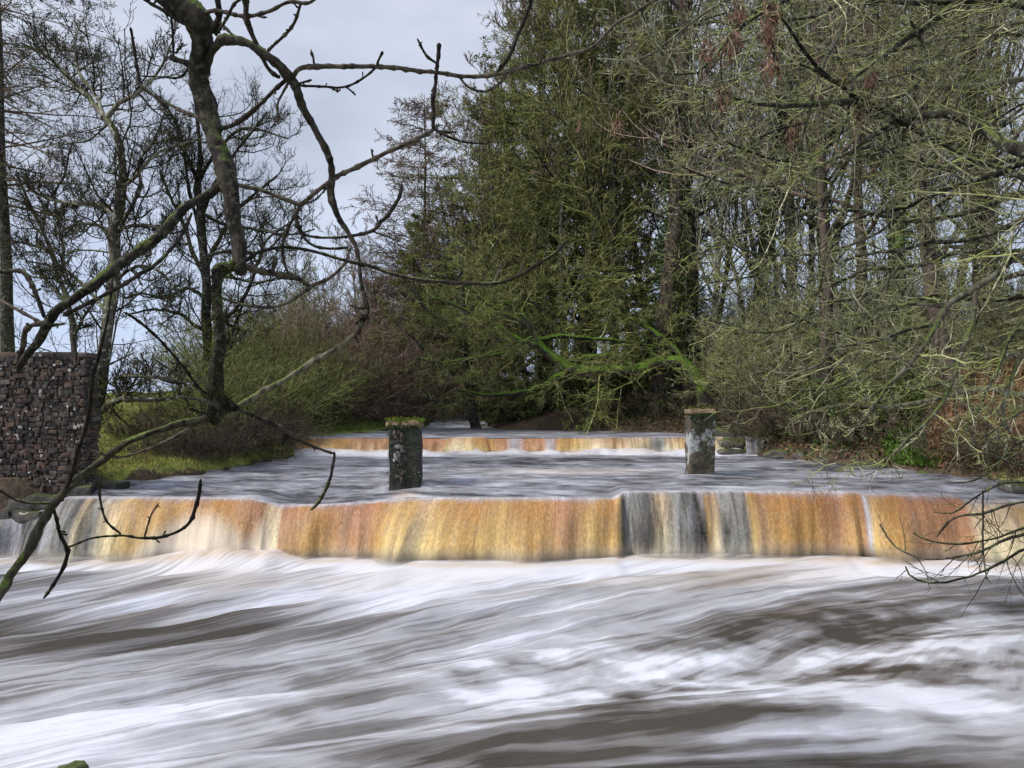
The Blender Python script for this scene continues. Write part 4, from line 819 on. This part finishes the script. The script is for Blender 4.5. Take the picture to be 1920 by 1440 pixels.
# --- overhanging tree on the right (trunk stands just outside the picture)
DR = lambda x, y: 7.6 + .7 * math.sin(x / 130. + y / 200.) + .35 * math.cos(y / 90. - x / 300.)
tr = (8.9, 8.6)
RT = lambda D=0: [(2450, 330, 34)]
rows = [
 [(2460, 500, 60), (2250, 400, 44), (2080, 330, 32), (1920, 285, 26), (1870, 260, 23), (1830, 232, 20), (1790, 215, 18), (1730, 215, 15), (1690, 232, 12), (1640, 250, 10), (1610, 270, 9), (1590, 300, 8), (1560, 340, 6), (1555, 380, 5)],
 [(1690, 228, 13), (1640, 215, 13), (1590, 190, 14), (1520, 197, 11), (1447, 197, 9), (1400, 190, 6), (1350, 175, 4)],
 [(2460, 480, 40), (2200, 420, 24), (2000, 370, 15), (1913, 330, 11), (1830, 300, 9), (1790, 283, 9), (1740, 257, 9), (1647, 203, 9), (1603, 180, 8), (1553, 143, 8), (1520, 113, 7), (1493, 73, 7), (1470, 40, 6), (1440, 5, 5)],
 [(2460, 250, 50), (2200, 20, 34), (2000, -40, 24), (1850, -20, 18), (1780, 17, 16), (1707, 67, 14), (1670, 93, 13), (1620, 130, 12), (1597, 150, 10), (1573, 157, 8), (1533, 133, 6), (1500, 120, 4)],
 [(2200, 20, 24), (2060, 20, 18), (1950, 15, 14), (1850, 3, 12), (1750, 5, 10), (1680, 3, 8), (1600, -8, 6)],
 [(2200, 60, 20), (2050, 35, 14), (1920, 40, 10), (1840, 55, 9), (1800, 60, 9), (1760, 100, 7), (1720, 130, 5), (1650, 150, 4)],
 [(2150, 120, 12), (1930, 190, 6), (1850, 235, 6), (1780, 258, 5), (1720, 265, 5), (1640, 290, 4), (1600, 310, 3)],
 [(2460, 420, 40), (2150, 300, 22), (1990, 295, 15), (1913, 307, 12), (1863, 327, 11), (1793, 347, 10), (1740, 370, 8), (1697, 390, 7), (1613, 407, 6), (1560, 440, 4)],
 [(2460, 480, 34), (2150, 400, 20), (1990, 395, 14), (1913, 413, 12), (1840, 443, 10), (1780, 453, 9), (1740, 455, 8), (1680, 470, 7), (1630, 475, 5), (1580, 490, 4)],
 [(2460, 560, 40), (2150, 440, 24), (2000, 430, 17), (1910, 480, 14), (1863, 517, 14), (1827, 543, 13), (1780, 570, 12), (1757, 607, 11), (1740, 637, 10), (1717, 667, 9), (1693, 697, 8), (1663, 723, 6), (1633, 743, 5), (1594, 760, 4)],
 [(1775, 575, 9), (1727, 570, 8), (1687, 570, 7), (1647, 580, 6), (1600, 590, 5), (1563, 587, 4), (1500, 600, 3)],
 [(1913, 470, 10), (1830, 470, 8), (1773, 480, 8), (1740, 493, 8), (1680, 502, 8), (1630, 505, 7), (1600, 517, 6), (1563, 533, 5), (1510, 560, 3)],
 [(2100, 480, 14), (1990, 530, 11), (1917, 603, 8), (1890, 640, 7), (1877, 677, 7), (1860, 713, 6), (1843, 750, 5), (1827, 780, 5), (1800, 820, 3)],
 [(1830, 540, 9), (1827, 590, 8), (1815, 630, 8), (1800, 667, 7), (1787, 713, 7), (1767, 757, 7), (1740, 790, 6), (1703, 823, 6), (1673, 853, 5), (1633, 870, 4), (1573, 870, 4), (1530, 855, 3)],
 [(1787, 713, 6), (1740, 725, 6), (1697, 725, 5), (1647, 730, 5), (1593, 740, 4)],
 [(1573, 450, 5), (1550, 480, 5), (1537, 540, 4), (1510, 593, 4), (1467, 620, 4), (1413, 623, 4), (1380, 612, 3), (1330, 600, 3)],
 [(1640, -20, 8), (1600, 0, 7), (1573, 67, 6), (1547, 113, 6), (1527, 167, 5), (1513, 227, 5), (1497, 283, 5), (1473, 333, 4), (1440, 377, 4), (1390, 420, 4), (1360, 467, 3), (1330, 520, 3)],
 [(1707, 40, 6), (1730, 83, 5), (1733, 133, 5), (1703, 173, 5), (1647, 193, 4)],
 [(1597, 160, 6), (1593, 187, 5), (1587, 227, 5), (1570, 260, 5), (1540, 283, 5), (1493, 303, 4), (1430, 293, 4), (1347, 257, 4), (1323, 217, 3), (1320, 170, 3)],
 [(1800, -60, 12), (1640, -50, 10), (1520, -20, 8), (1420, 30, 7), (1370, 70, 6), (1320, 130, 5), (1280, 140, 4), (1220, 130, 3)],
 [(1660, -60, 10), (1480, -50, 9), (1380, -10, 7), (1300, 40, 6), (1240, 90, 5), (1190, 112, 4), (1120, 110, 3)],
 [(1560, 350, 6), (1530, 400, 6), (1480, 440, 5), (1440, 500, 5), (1400, 520, 4), (1330, 530, 3)],
 [(1697, 395, 6), (1640, 440, 5), (1560, 470, 5), (1480, 480, 4), (1400, 470, 3), (1350, 440, 3)],
 [(1540, 283, 5), (1480, 340, 5), (1400, 350, 4), (1320, 330, 4), (1260, 300, 3), (1230, 260, 3)],
 [(1513, 230, 5), (1440, 250, 5), (1370, 300, 4), (1290, 380, 4), (1240, 400, 3)],
 [(1913, 480, 9), (1950, 560, 10), (1930, 640, 8), (1900, 700, 7), (1880, 770, 6), (1900, 830, 4)],
 [(1680, 505, 6), (1640, 560, 6), (1590, 630, 5), (1540, 680, 5), (1480, 700, 4), (1420, 690, 3)],
 [(1757, 607, 7), (1700, 620, 6), (1640, 640, 5), (1570, 650, 5), (1500, 660, 4), (1440, 650, 3)],
 [(1663, 723, 5), (1630, 775, 5), (1600, 800, 4), (1560, 800, 3)]]
sp_over = [(12, .16, 1, 56, 16, .26, 12, .15, (0, 0, -.10), (0, 0, .16), .0065, .2, 0), (7, .1, 1, 52, 14, .50, 9, .17, (0, 0, -.10), (0, 0, .22), .0042, .2, 0), (4, .15, 1, 48, 14, .52, 7, .17, (0, 0, -.03), (0, 0, .13), .0034, 0, .1)]
rroot, RP, RR = traced('overhanging_tree', 'lichened leafless tree reaching in from the right with drooping arching twigs', DR, rows, (8.9, 8.6, gh(8.9, 8.6) - .1), sp_over, M['dark'], M['lichen_twig'], 601, 30, 8)
rng6 = np.random.RandomState(61); g = G(); base = np.array(rroot.location)
def jagged(pts, n=20): return resample(np.array(pts, float), n)
zt = gh(8.9, 8.6) - .2
tr_ = [(8.9, 8.6, zt, .42), (8.85, 8.5, 2.0, .30), (8.7, 8.3, 3.4, .26), (8.5, 8.0, 4.6, .22), (8.6, 8.2, 6.2, .17), (8.9, 8.4, 8, .10)]
A = jagged(tr_, 24)[None]; tubes(g, A[..., :3], A[..., 3], 12)
g.build('trunk', M['mossy'], rroot, base)
rr2 = np.random.RandomState(88); rows = []
for i in range(11):
    y0 = -120 + 880 * (i + rr2.rand()) / 11; x = 2300; yy = y0 - 60; rws = [(2500, 420 + .2 * y0, 40), (x, yy, 20)]; wd = 15; tgt = 1190 + 520 * rr2.rand(); tgt = max(tgt, 1480) if y0 > 380 else tgt; nst = 9
    for j in range(1, nst + 1):
        f = j / nst; rws.append((x + (tgt - x) * f, yy + 150 * f * f + 60 * math.sin(f * 3.1 + rr2.rand()) + 14 * rr2.randn(), wd * (1 - f) ** .8 + 3.2))
    rows.append(rws)
DR2 = lambda x, y: 10.6 + .9 * math.sin(x / 170. + y / 150.) + .5 * math.cos(y / 70.)
ro2, _, _ = traced('overhanging_tree', 'second leafless overhanging tree, set farther back up the right bank with denser mossy twigs', DR2, rows, (10.8, 12.4, gh(10.8, 12.4) - .1), sp_over, M['dark'], M['lichen_twig'], 603, 30, 7)
g = G(); z2 = float(ro2.location[2]); A = jagged([(10.8, 12.4, z2, .36), (10.9, 12.0, 2.6, .28), (11.1, 11.4, 4.4, .24), (11.0, 11.0, 6.4, .2), (11, 10.9, 9.5, .1)], 24)[None]; tubes(g, A[..., :3], A[..., 3], 12)
g.build('trunk', M['mossy'], ro2, np.array(ro2.location))
# clusters of ash keys hanging from it
for i, (px, py, n, L_) in enumerate(((1383, 20, 40, 50), (1447, 20, 60, 60), (1440, 58, 60, 50), (1373, 78, 50, 55), (1330, 92, 40, 50), (1443, 120, 36, 55), (1353, 180, 46, 50), (1633, 148, 60, 45), (1677, 125, 26, 36), (1627, 45, 16, 40), (1487, 245, 36, 50), (1613, 205, 36, 45), (1583, 138, 24, 36), (1157, 232, 30, 30), (1087, 236, 24, 26), (1415, 215, 14, 30))):
    D = DR(px, py) - .15; p = W(px, py, D); n = int(n * 1.6); P = p + rng6.randn(n, 3) * [.030, .03, .055]; g = G()
    leaves(g, rng6, P, L_ * D / F * .5, .16, np.tile([0, 0, -1.], (n, 1)), .4)
    q_ = np.array([[p + [0, 0, .12], p + [.01, 0, .05], p, p - [0, 0, L_ * D / F * .3]]]); tubes(g, q_, np.full((1, 4), .003), 3)
    g.build('seed_cluster', M['seed'], rroot, base, False)

# --- low twigs hanging in at the lower right
DL = lambda x, y: 5.3 + .25 * math.sin(x / 60.) + .2 * math.cos(y / 40.)
rows = [
 [(2150, 930, 12), (2020, 930, 8), (1927, 940, 5), (1880, 950, 5), (1843, 963, 5), (1800, 967, 4), (1773, 983, 4), (1757, 1007, 3)],
 [(2150, 950, 12), (2020, 975, 8), (1927, 1000, 6), (1880, 1013, 5), (1843, 1033, 5), (1797, 1043, 4), (1747, 1050, 4), (1700, 1037, 4), (1670, 1017, 3), (1650, 983, 3)],
 [(2150, 960, 10), (2010, 1000, 7), (1927, 1027, 5), (1873, 1057, 5), (1830, 1077, 4), (1780, 1090, 4), (1747, 1093, 4), (1710, 1083, 4), (1698, 1063, 3)],
 [(1843, 920, 3), (1843, 963, 4), (1843, 1033, 4), (1850, 1087, 3)], [(2030, 960, 6), (1927, 987, 5), (1863, 1010, 4), (1797, 1020, 4), (1740, 1013, 3), (1713, 1000, 3)],
 [(2060, 900, 7), (1960, 880, 5), (1900, 870, 4), (1850, 850, 4), (1800, 860, 3), (1770, 890, 2)], [(2060, 860, 7), (1970, 820, 5), (1910, 830, 4), (1870, 870, 4), (1830, 900, 3), (1790, 905, 2)], [(2040, 930, 6), (1960, 910, 5), (1890, 905, 4), (1840, 925, 4), (1790, 960, 3), (1750, 960, 2)],
 [(2040, 800, 7), (1960, 760, 5), (1900, 780, 4), (1860, 810, 3), (1820, 830, 2)]]
sp_low = [(9, .3, 1, 50, 16, .16, 7, .10, (0, 0, -.04), (0, 0, .10), .0022, 0, 0), (4, .2, 1, 45, 16, .5, 5, .1, (0, 0, 0), (0, 0, .1), .0016, 0, 0)]
r2, _, _ = traced('alder_sapling', 'small dark twiggy sapling hanging over the foot of the weir at lower right', DL, rows, (4.45, 3.0, gh(4.45, 3.0) - .1), sp_low, M['ash_twig'], M['ash_twig'], 602, 26, 6)
g = G(); A = jagged([(4.45, 3.0, gh(4.45, 3.) - .2, .05), (4.44, 3.6, 1.2, .042), (4.4, 4.6, 1.6, .03), (4.25, 5.2, 1.85, .022), (4.0, 5.4, 2.1, .012), (3.9, 5.3, 2.3, .008)], 20)[None]; tubes(g, A[..., :3], A[..., 3], 8); g.build('stem', M['ash_twig'], r2, np.array(r2.location))

# --- foreground ash tree on the left (trunk outside the picture, its boughs hang in front of the view)
DA = lambda x, y: 3.15 + .00035 * (x - 400) + .22 * math.sin(x / 150. + .6) * math.cos(y / 190.) + .12 * math.sin(y / 120.)
A_main = [
 [(-700, -760, 120), (-300, -520, 90), (0, -300, 74), (200, -110, 62), (300, -30, 54), (345, 10, 48), (371, 38, 44), (376, 73, 38), (374, 122, 35), (379, 163, 33), (390, 204, 34), (401, 248, 30), (416, 306, 31), (423, 344, 34), (430, 373, 27), (438, 420, 26), (446, 473, 23), (451, 499, 22), (454, 519, 16)],
 [(449, 488, 16), (432, 503, 20), (416, 510, 24), (410, 540, 18), (410, 590, 19), (410, 633, 20), (405, 692, 25), (404, 735, 32), (410, 758, 40), (404, 778, 26), (401, 795, 14)],
 [(404, 755, 24), (420, 757, 30), (434, 762, 20), (446, 765, 11)],
 [(418, 508, 20), (400, 508, 16), (393, 506, 8)],
 [(388, 122, 13), (401, 93, 14), (416, 76, 16), (442, 74, 16), (477, 87, 15), (515, 111, 16), (547, 152, 17), (576, 213, 13), (605, 268, 12), (620, 321, 12), (620, 359, 14), (637, 406, 10), (658, 444, 9), (670, 476, 7), (678, 540, 7), (689, 577, 10), (678, 604, 8), (667, 630, 8)],
 [(667, 630, 8), (632, 651, 9), (591, 674, 10), (544, 706, 10), (497, 733, 10), (442, 764, 11)],
 [(423, 344, 16), (404, 352, 15), (363, 382, 16), (322, 417, 18), (302, 440, 18), (258, 475, 18), (217, 500, 17), (167, 537, 18), (123, 570, 15), (93, 603, 17), (67, 643, 15), (43, 683, 12), (36, 700, 6)],
 [(446, 765, 12), (402, 780, 12), (377, 785, 13), (330, 797, 12), (280, 813, 11), (233, 838, 11), (193, 862, 12), (150, 893, 13), (127, 915, 14), (103, 943, 15), (77, 987, 16), (47, 1033, 16), (20, 1077, 16), (0, 1113, 17), (-60, 1200, 20), (-260, 1290, 34), (-600, 1240, 60), (-1000, 1150, 90)]]
A_small = [
 [(470, -60, 16), (464, 0, 13), (464, 29, 13), (471, 58, 12), (483, 85, 10), (495, 114, 9), (509, 134, 9), (527, 148, 8)],
 [(385, 22, 10), (404, 20, 9), (433, 26, 8), (462, 31, 8), (492, 25, 8), (521, 13, 8), (544, 4, 8), (573, 6, 7), (594, -6, 6), (640, -50, 6)],
 [(565, 5, 6), (554, 38, 7), (544, 55, 7), (527, 73, 7), (508, 90, 7), (500, 97, 6)],
 [(547, 150, 12), (565, 128, 10), (608, 125, 11), (652, 124, 10), (680, 125, 10), (753, 127, 9), (820, 137, 9), (873, 142, 9), (930, 140, 9), (973, 130, 9), (1017, 118, 8), (1067, 103, 8), (1107, 90, 8), (1133, 67, 7), (1160, 40, 7), (1207, 13, 6), (1270, -20, 5)],
 [(925, 141, 7), (950, 113, 8), (968, 77, 8), (980, 43, 7), (993, 10, 7), (1003, -30, 6)], [(862, 142, 6), (880, 163, 5), (913, 170, 5), (940, 153, 5), (952, 138, 5)],
 [(550, 155, 7), (562, 160, 5), (608, 162, 5), (640, 163, 5), (673, 152, 5), (703, 128, 5), (710, 113, 5), (720, 95, 7)], [(645, 162, 4), (655, 168, 4), (667, 178, 4)], [(620, 163, 4), (630, 170, 4), (634, 172, 7)], [(556, 158, 5), (585, 150, 5)],
 [(540, 155, 6), (524, 187, 5), (521, 213, 5), (521, 233, 6)], [(535, 150, 9), (506, 175, 9), (480, 202, 10), (462, 219, 13), (442, 233, 9), (413, 241, 8), (400, 240, 6)],
 [(392, 235, 8), (378, 225, 7), (340, 207, 8), (296, 184, 6), (255, 155, 8)], [(258, 158, 6), (260, 146, 6), (255, 102, 6), (249, 75, 6), (244, 50, 6)], [(358, 120, 6), (352, 130, 6), (334, 146, 5), (296, 144, 4), (264, 143, 4)],
 [(368, 122, 14), (357, 121, 13), (337, 114, 12), (317, 106, 11)], [(327, 108, 5), (325, 99, 5), (322, 52, 5), (318, 12, 4), (316, -20, 4)], [(328, 100, 4), (337, 88, 5), (342, 80, 3)], [(235, -30, 8), (273, 0, 8), (317, 26, 8), (355, 46, 8), (370, 60, 8)],
 [(406, 66, 6), (425, 35, 7), (438, 8, 6), (460, -8, 5)], [(410, 40, 7), (430, 60, 6), (448, 76, 6)], [(401, 60, 16), (408, 30, 14), (404, 0, 14), (395, -60, 12)],
 [(93, 603, 14), (70, 605, 10), (50, 618, 13), (43, 650, 12), (32, 683, 10), (28, 690, 5)], [(-40, 505, 9), (0, 510, 9), (43, 511, 10), (70, 550, 9), (83, 597, 8)], [(-30, 550, 6), (0, 563, 6), (37, 583, 7), (77, 604, 7)], [(360, 400, 6), (350, 425, 7), (317, 473, 7), (273, 508, 8), (200, 552, 8), (150, 577, 9), (117, 592, 9)], [(122, 608, 5), (100, 611, 6), (77, 613, 6)],
 [(428, 346, 12), (448, 347, 10), (492, 356, 9), (535, 373, 9), (567, 382, 11), (594, 359, 9), (632, 330, 10), (677, 310, 10), (723, 287, 9), (767, 267, 10), (813, 242, 9)], [(560, 385, 6), (590, 375, 4), (615, 350, 4)],
 [(813, 242, 9), (813, 213, 9), (812, 187, 9), (817, 160, 8), (820, 127, 8), (822, 80, 8)], [(818, 118, 5), (800, 103, 6), (783, 72, 5)], [(813, 242, 7), (847, 260, 6), (873, 267, 5), (917, 270, 5)], [(815, 243, 6), (827, 247, 6), (857, 248, 4)], [(815, 240, 5), (826, 234, 4)],
 [(567, 382, 10), (560, 390, 9), (550, 409, 7), (533, 452, 7), (533, 493, 6), (540, 516, 6)], [(563, 388, 9), (556, 409, 8), (576, 441, 6), (637, 444, 6), (696, 434, 8), (712, 418, 8), (730, 400, 8), (750, 370, 8), (756, 345, 7)], [(698, 434, 4), (753, 453, 3)],
 [(560, 405, 6), (556, 423, 6), (588, 461, 6), (655, 464, 6)], [(455, 495, 9), (465, 485, 8), (486, 470, 7), (530, 464, 7), (579, 469, 7), (637, 485, 7), (696, 499, 7), (727, 510, 7), (783, 522, 8), (857, 530, 8), (927, 532, 8), (973, 517, 7), (1007, 497, 7), (1037, 477, 6), (1067, 448, 5)], [(927, 531, 5), (933, 515, 5), (938, 497, 5)],
 [(452, 495, 14), (462, 499, 14), (506, 511, 14), (550, 518, 11), (585, 537, 9)], [(657, 464, 6), (646, 493, 7), (617, 522, 8), (585, 537, 8), (544, 566, 7), (506, 575, 7), (462, 572, 6), (422, 560, 6), (411, 556, 5)], [(512, 508, 9), (515, 498, 10), (519, 483, 7)],
 [(667, 610, 6), (686, 590, 7), (690, 600, 5)], [(655, 573, 4), (672, 578, 5), (686, 575, 6)], [(665, 628, 6), (674, 645, 3)],
 [(385, 783, 7), (350, 807, 7), (300, 833, 6), (253, 850, 6), (213, 857, 6), (167, 843, 5), (133, 827, 5), (110, 803, 5), (93, 767, 5), (87, 743, 4)],
 [(215, 490, 3), (210, 545, 4), (200, 610, 5), (187, 667, 7), (180, 693, 8), (170, 733, 9), (163, 790, 8), (150, 833, 9), (137, 880, 9), (123, 920, 9), (112, 940, 8)], [(186, 692, 4), (227, 673, 4), (253, 661, 4)], [(108, 943, 6), (43, 942, 5), (0, 920, 5), (-40, 905, 5)],
 [(98, 952, 7), (105, 975, 7), (113, 1003, 8), (125, 1033, 9), (113, 1073, 8), (93, 1107, 7), (80, 1124, 5)], [(122, 1030, 5), (170, 1010, 4), (227, 1004, 5), (267, 1010, 6), (317, 1003, 7), (353, 980, 7), (370, 937, 8), (377, 897, 7)], [(227, 1002, 5), (197, 973, 5), (187, 927, 5), (192, 890, 4)], [(270, 1009, 4), (283, 967, 4), (298, 943, 4)],
 [(440, 765, 10), (450, 768, 9), (483, 783, 10), (520, 803, 11), (540, 815, 11), (567, 828, 8), (600, 842, 6), (626, 850, 6)], [(626, 848, 6), (627, 860, 6), (620, 897, 7), (600, 937, 7), (582, 957, 5)], [(538, 815, 7), (532, 825, 7), (528, 834, 5)],
 [(400, 757, 6), (393, 745, 5), (367, 720, 6), (333, 677, 6), (293, 630, 6), (253, 597, 6), (230, 584, 5)], [(404, 775, 5), (397, 757, 4), (353, 713, 5), (327, 697, 6), (300, 680, 4), (283, 668, 3)], [(395, 778, 4), (367, 770, 4), (353, 765, 4)], [(327, 700, 5), (335, 672, 3)], [(395, 745, 5), (380, 752, 4), (372, 756, 3)], [(345, 718, 5), (320, 716, 5), (300, 712, 3)]]
def ash_mesh(g, rows_list, seed, k, knob, wob):
    rng = np.random.RandomState(seed)
    for r in rows_list:
        A = trace(r, DA); ln = np.linalg.norm(np.diff(A[:, :3], axis=0), axis=1).sum(); n = int(np.clip(ln / .009, 14, 420)); A = resample(A, n)
        s = np.linspace(0, ln, n); rad = np.maximum(A[:, 3] * (.82 if k < 12 else 1.0), .0020); thick = np.clip(rad.mean() / .02, 0, 1)
        nd = rad * 0; x = .03 + .05 * rng.rand()
        while x < ln:                                                  # the swollen leaf nodes of ash twigs
            nd += np.exp(-((s - x) / (.005 + rad.mean() * .4)) ** 2) * (.25 + .6 * rng.rand()); x += .03 + .055 * rng.rand()
        rough = (fbm(s * 40 + seed * 3 + len(r), s * 0 + r[0][0] * .1, 3) - .5)
        rad = rad * (1 + knob * (1 - .7 * thick) * nd + .30 * rough)
        P = A[:, :3].copy()
        for c in range(3): P[:, c] += wob * np.minimum(rad, .012) * 2.0 * (fbm(s * 9 + r[0][0], s * 0 + c * 7.3, 3) - .5)
        rad[-1] *= .35
        v0 = len(g.v); tubes(g, P[None], rad[None], k)
        V = g.v[v0].reshape(n, k, 3); th = np.arange(k) / k * 6.283; ca, sa_ = np.cos(th) * 2.2, np.sin(th) * 2.2       # ridges and scars round the bark
        q = fbm(s[:, None] * 16 + ca[None] + 40, s[:, None] * 4 + sa_[None] + r[0][1] * .01 + 40, 4) - .5
        g.v[v0] = (P[:, None] + (V - P[:, None]) * (1 + .55 * q[..., None])).reshape(-1, 3)
rootA = thing('ash_tree', (-3.6, 2.2, gh(-3.6, 2.2) - .1), 'leafless foreground ash with black mossy bough and knobbly twigs hanging in from the left', 'tree'); base = np.array(rootA.location)
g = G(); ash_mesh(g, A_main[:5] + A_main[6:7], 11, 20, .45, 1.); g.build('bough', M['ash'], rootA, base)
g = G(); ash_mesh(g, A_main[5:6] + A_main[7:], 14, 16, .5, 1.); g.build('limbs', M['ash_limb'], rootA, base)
g = G(); ash_mesh(g, A_small, 12, 9, .85, .9)
# short spurs and buds along the thin branches
rng = np.random.RandomState(13)
A = stack([trace(r, DA) for r in A_small], 24); p, d, l, r = spawn(rng, A[..., :3], np.maximum(A[..., 3], .003), 4, .05, .98, 62, 14, .05, .5, 0, 0, .0022)
P_, R_ = grow(rng, p, d, np.clip(l * 1.2, .015, .07), r, 5, .2, (0, 0, .05), None, .7); R_[:, -2] *= 1.7; R_[:, -1] *= .4; tubes(g, P_, R_, 5)
g.build('twigs', M['ash_twig'], rootA, base)
g = G(); A = jagged([(-3.6, 2.2, base[2] - .1, .34), (-3.5, 2.3, 1.6, .24), (-3.45, 2.5, 2.6, .22), (-3.5, 2.8, 4.0, .20), (-3.5, 3.0, 5.6, .16), (-3.3, 3.1, 7.2, .09)], 30)[None]; tubes(g, A[..., :3], A[..., 3], 14); g.build('trunk', M['ash'], rootA, base)
# moss pads on the bough
g = G(); A = resample(trace(A_main[0], DA), 300); sel = rng.randint(90, 290, 5200); sel = sel[fbm(sel * .11, sel * 0 + 2., 2) > .5]
q = rng.randn(len(sel), 3); q[:, 2] += .5; q = norm(q); leaves(g, rng, A[sel, :3] + q * A[sel, 3:4], .010, .5, q)
A = resample(trace(A_main[1], DA), 200); sel = rng.randint(0, 200, 2500); q = rng.randn(len(sel), 3); q = norm(q); leaves(g, rng, A[sel, :3] + q * A[sel, 3:4] * 1.05, .010, .5, q)
g.build('moss', M['moss_leaf'], rootA, base, False)

# ------------------------------------------------------------------ ground cover
def scatter(name, label, n, pts_fn, size, aspect, m, seed, lift=.0, hgt=.1, up=(0, 0, 1), upw=1.):
    rng = np.random.RandomState(seed); P = pts_fn(rng, n); z = ground_h(P[:, 0], P[:, 1]); ok = z > np.where(P[:, 1] < 11.8, .1, np.where(P[:, 1] < 19.7, 1.03, 1.40)); P = P[ok]; z = z[ok]
    Q = np.c_[P, z + lift + hgt * rng.rand(len(P))]; g = G(); leaves(g, rng, Q, size, aspect, np.tile(np.array(up) * upw, (len(Q), 1)) + .3 * rng.randn(len(Q), 3))
    return tag(g.build(name, m, smooth=False), label, None, None, 'stuff')
def box(px0, px1, y0, y1):
    def f(rng, n):
        y = y0 + (y1 - y0) * rng.rand(n); px = px0 + (px1 - px0) * rng.rand(n); return np.c_[(px - 960) * y / F, y]
    return f
scatter('grass', 'short bright grass on the left bank and field', 70000, box(120, 560, 12.6, 34), .13, .14, M['grass'], 71, -.01, .02)
scatter('leaf_litter', 'brown leaf litter and ivy under the right bank trees', 70000, box(1080, 1990, 12.5, 34), .11, .6, M['litter'], 72, 0, .10, upw=.2)
scatter('ground_ivy', 'ivy and moss creeping over the right bank', 40000, box(1080, 1990, 13, 30), .10, .7, M['ivy'], 73, 0, .22, upw=.2)
scatter('green_plants', 'fresh green plants at the right water edge', 5000, box(1660, 1790, 14.6, 16.6), .16, .35, M['green_leaf'], 74, 0, .12)
scatter('dead_bracken', 'tan dead bracken on the right bank', 34000, box(1740, 2000, 13, 18), .16, .16, M['bracken'], 75, 0, .6, upw=.4)
scatter('bank_moss', 'green moss at the thicket foot', 9000, box(560, 900, 20, 27), .10, .5, M['green_leaf'], 76, 0, .05)
scatter('bank_litter', 'tangled dead stems on the left bank', 14000, box(190, 820, 13, 28), .22, .06, M['litter'], 77, 0, .12, upw=.1)

# ------------------------------------------------------------------ tell members of the smaller groups apart by their place
ORD = 'first second third fourth fifth sixth seventh eighth ninth tenth eleventh twelfth thirteenth fourteenth fifteenth sixteenth'.split()
byl = {}
for o in S.objects:
    if o.parent is None and o.get('group') and o.get('label'): byl.setdefault(o['label'], []).append(o)
for lb, os_ in byl.items():
    if 1 < len(os_) <= 16:
        os_.sort(key=lambda o: o.location.x / o.location.y)
        for i, o in enumerate(os_): o['label'] = ' '.join(lb.split()[:11]) + ', ' + ORD[i] + ' from the left'
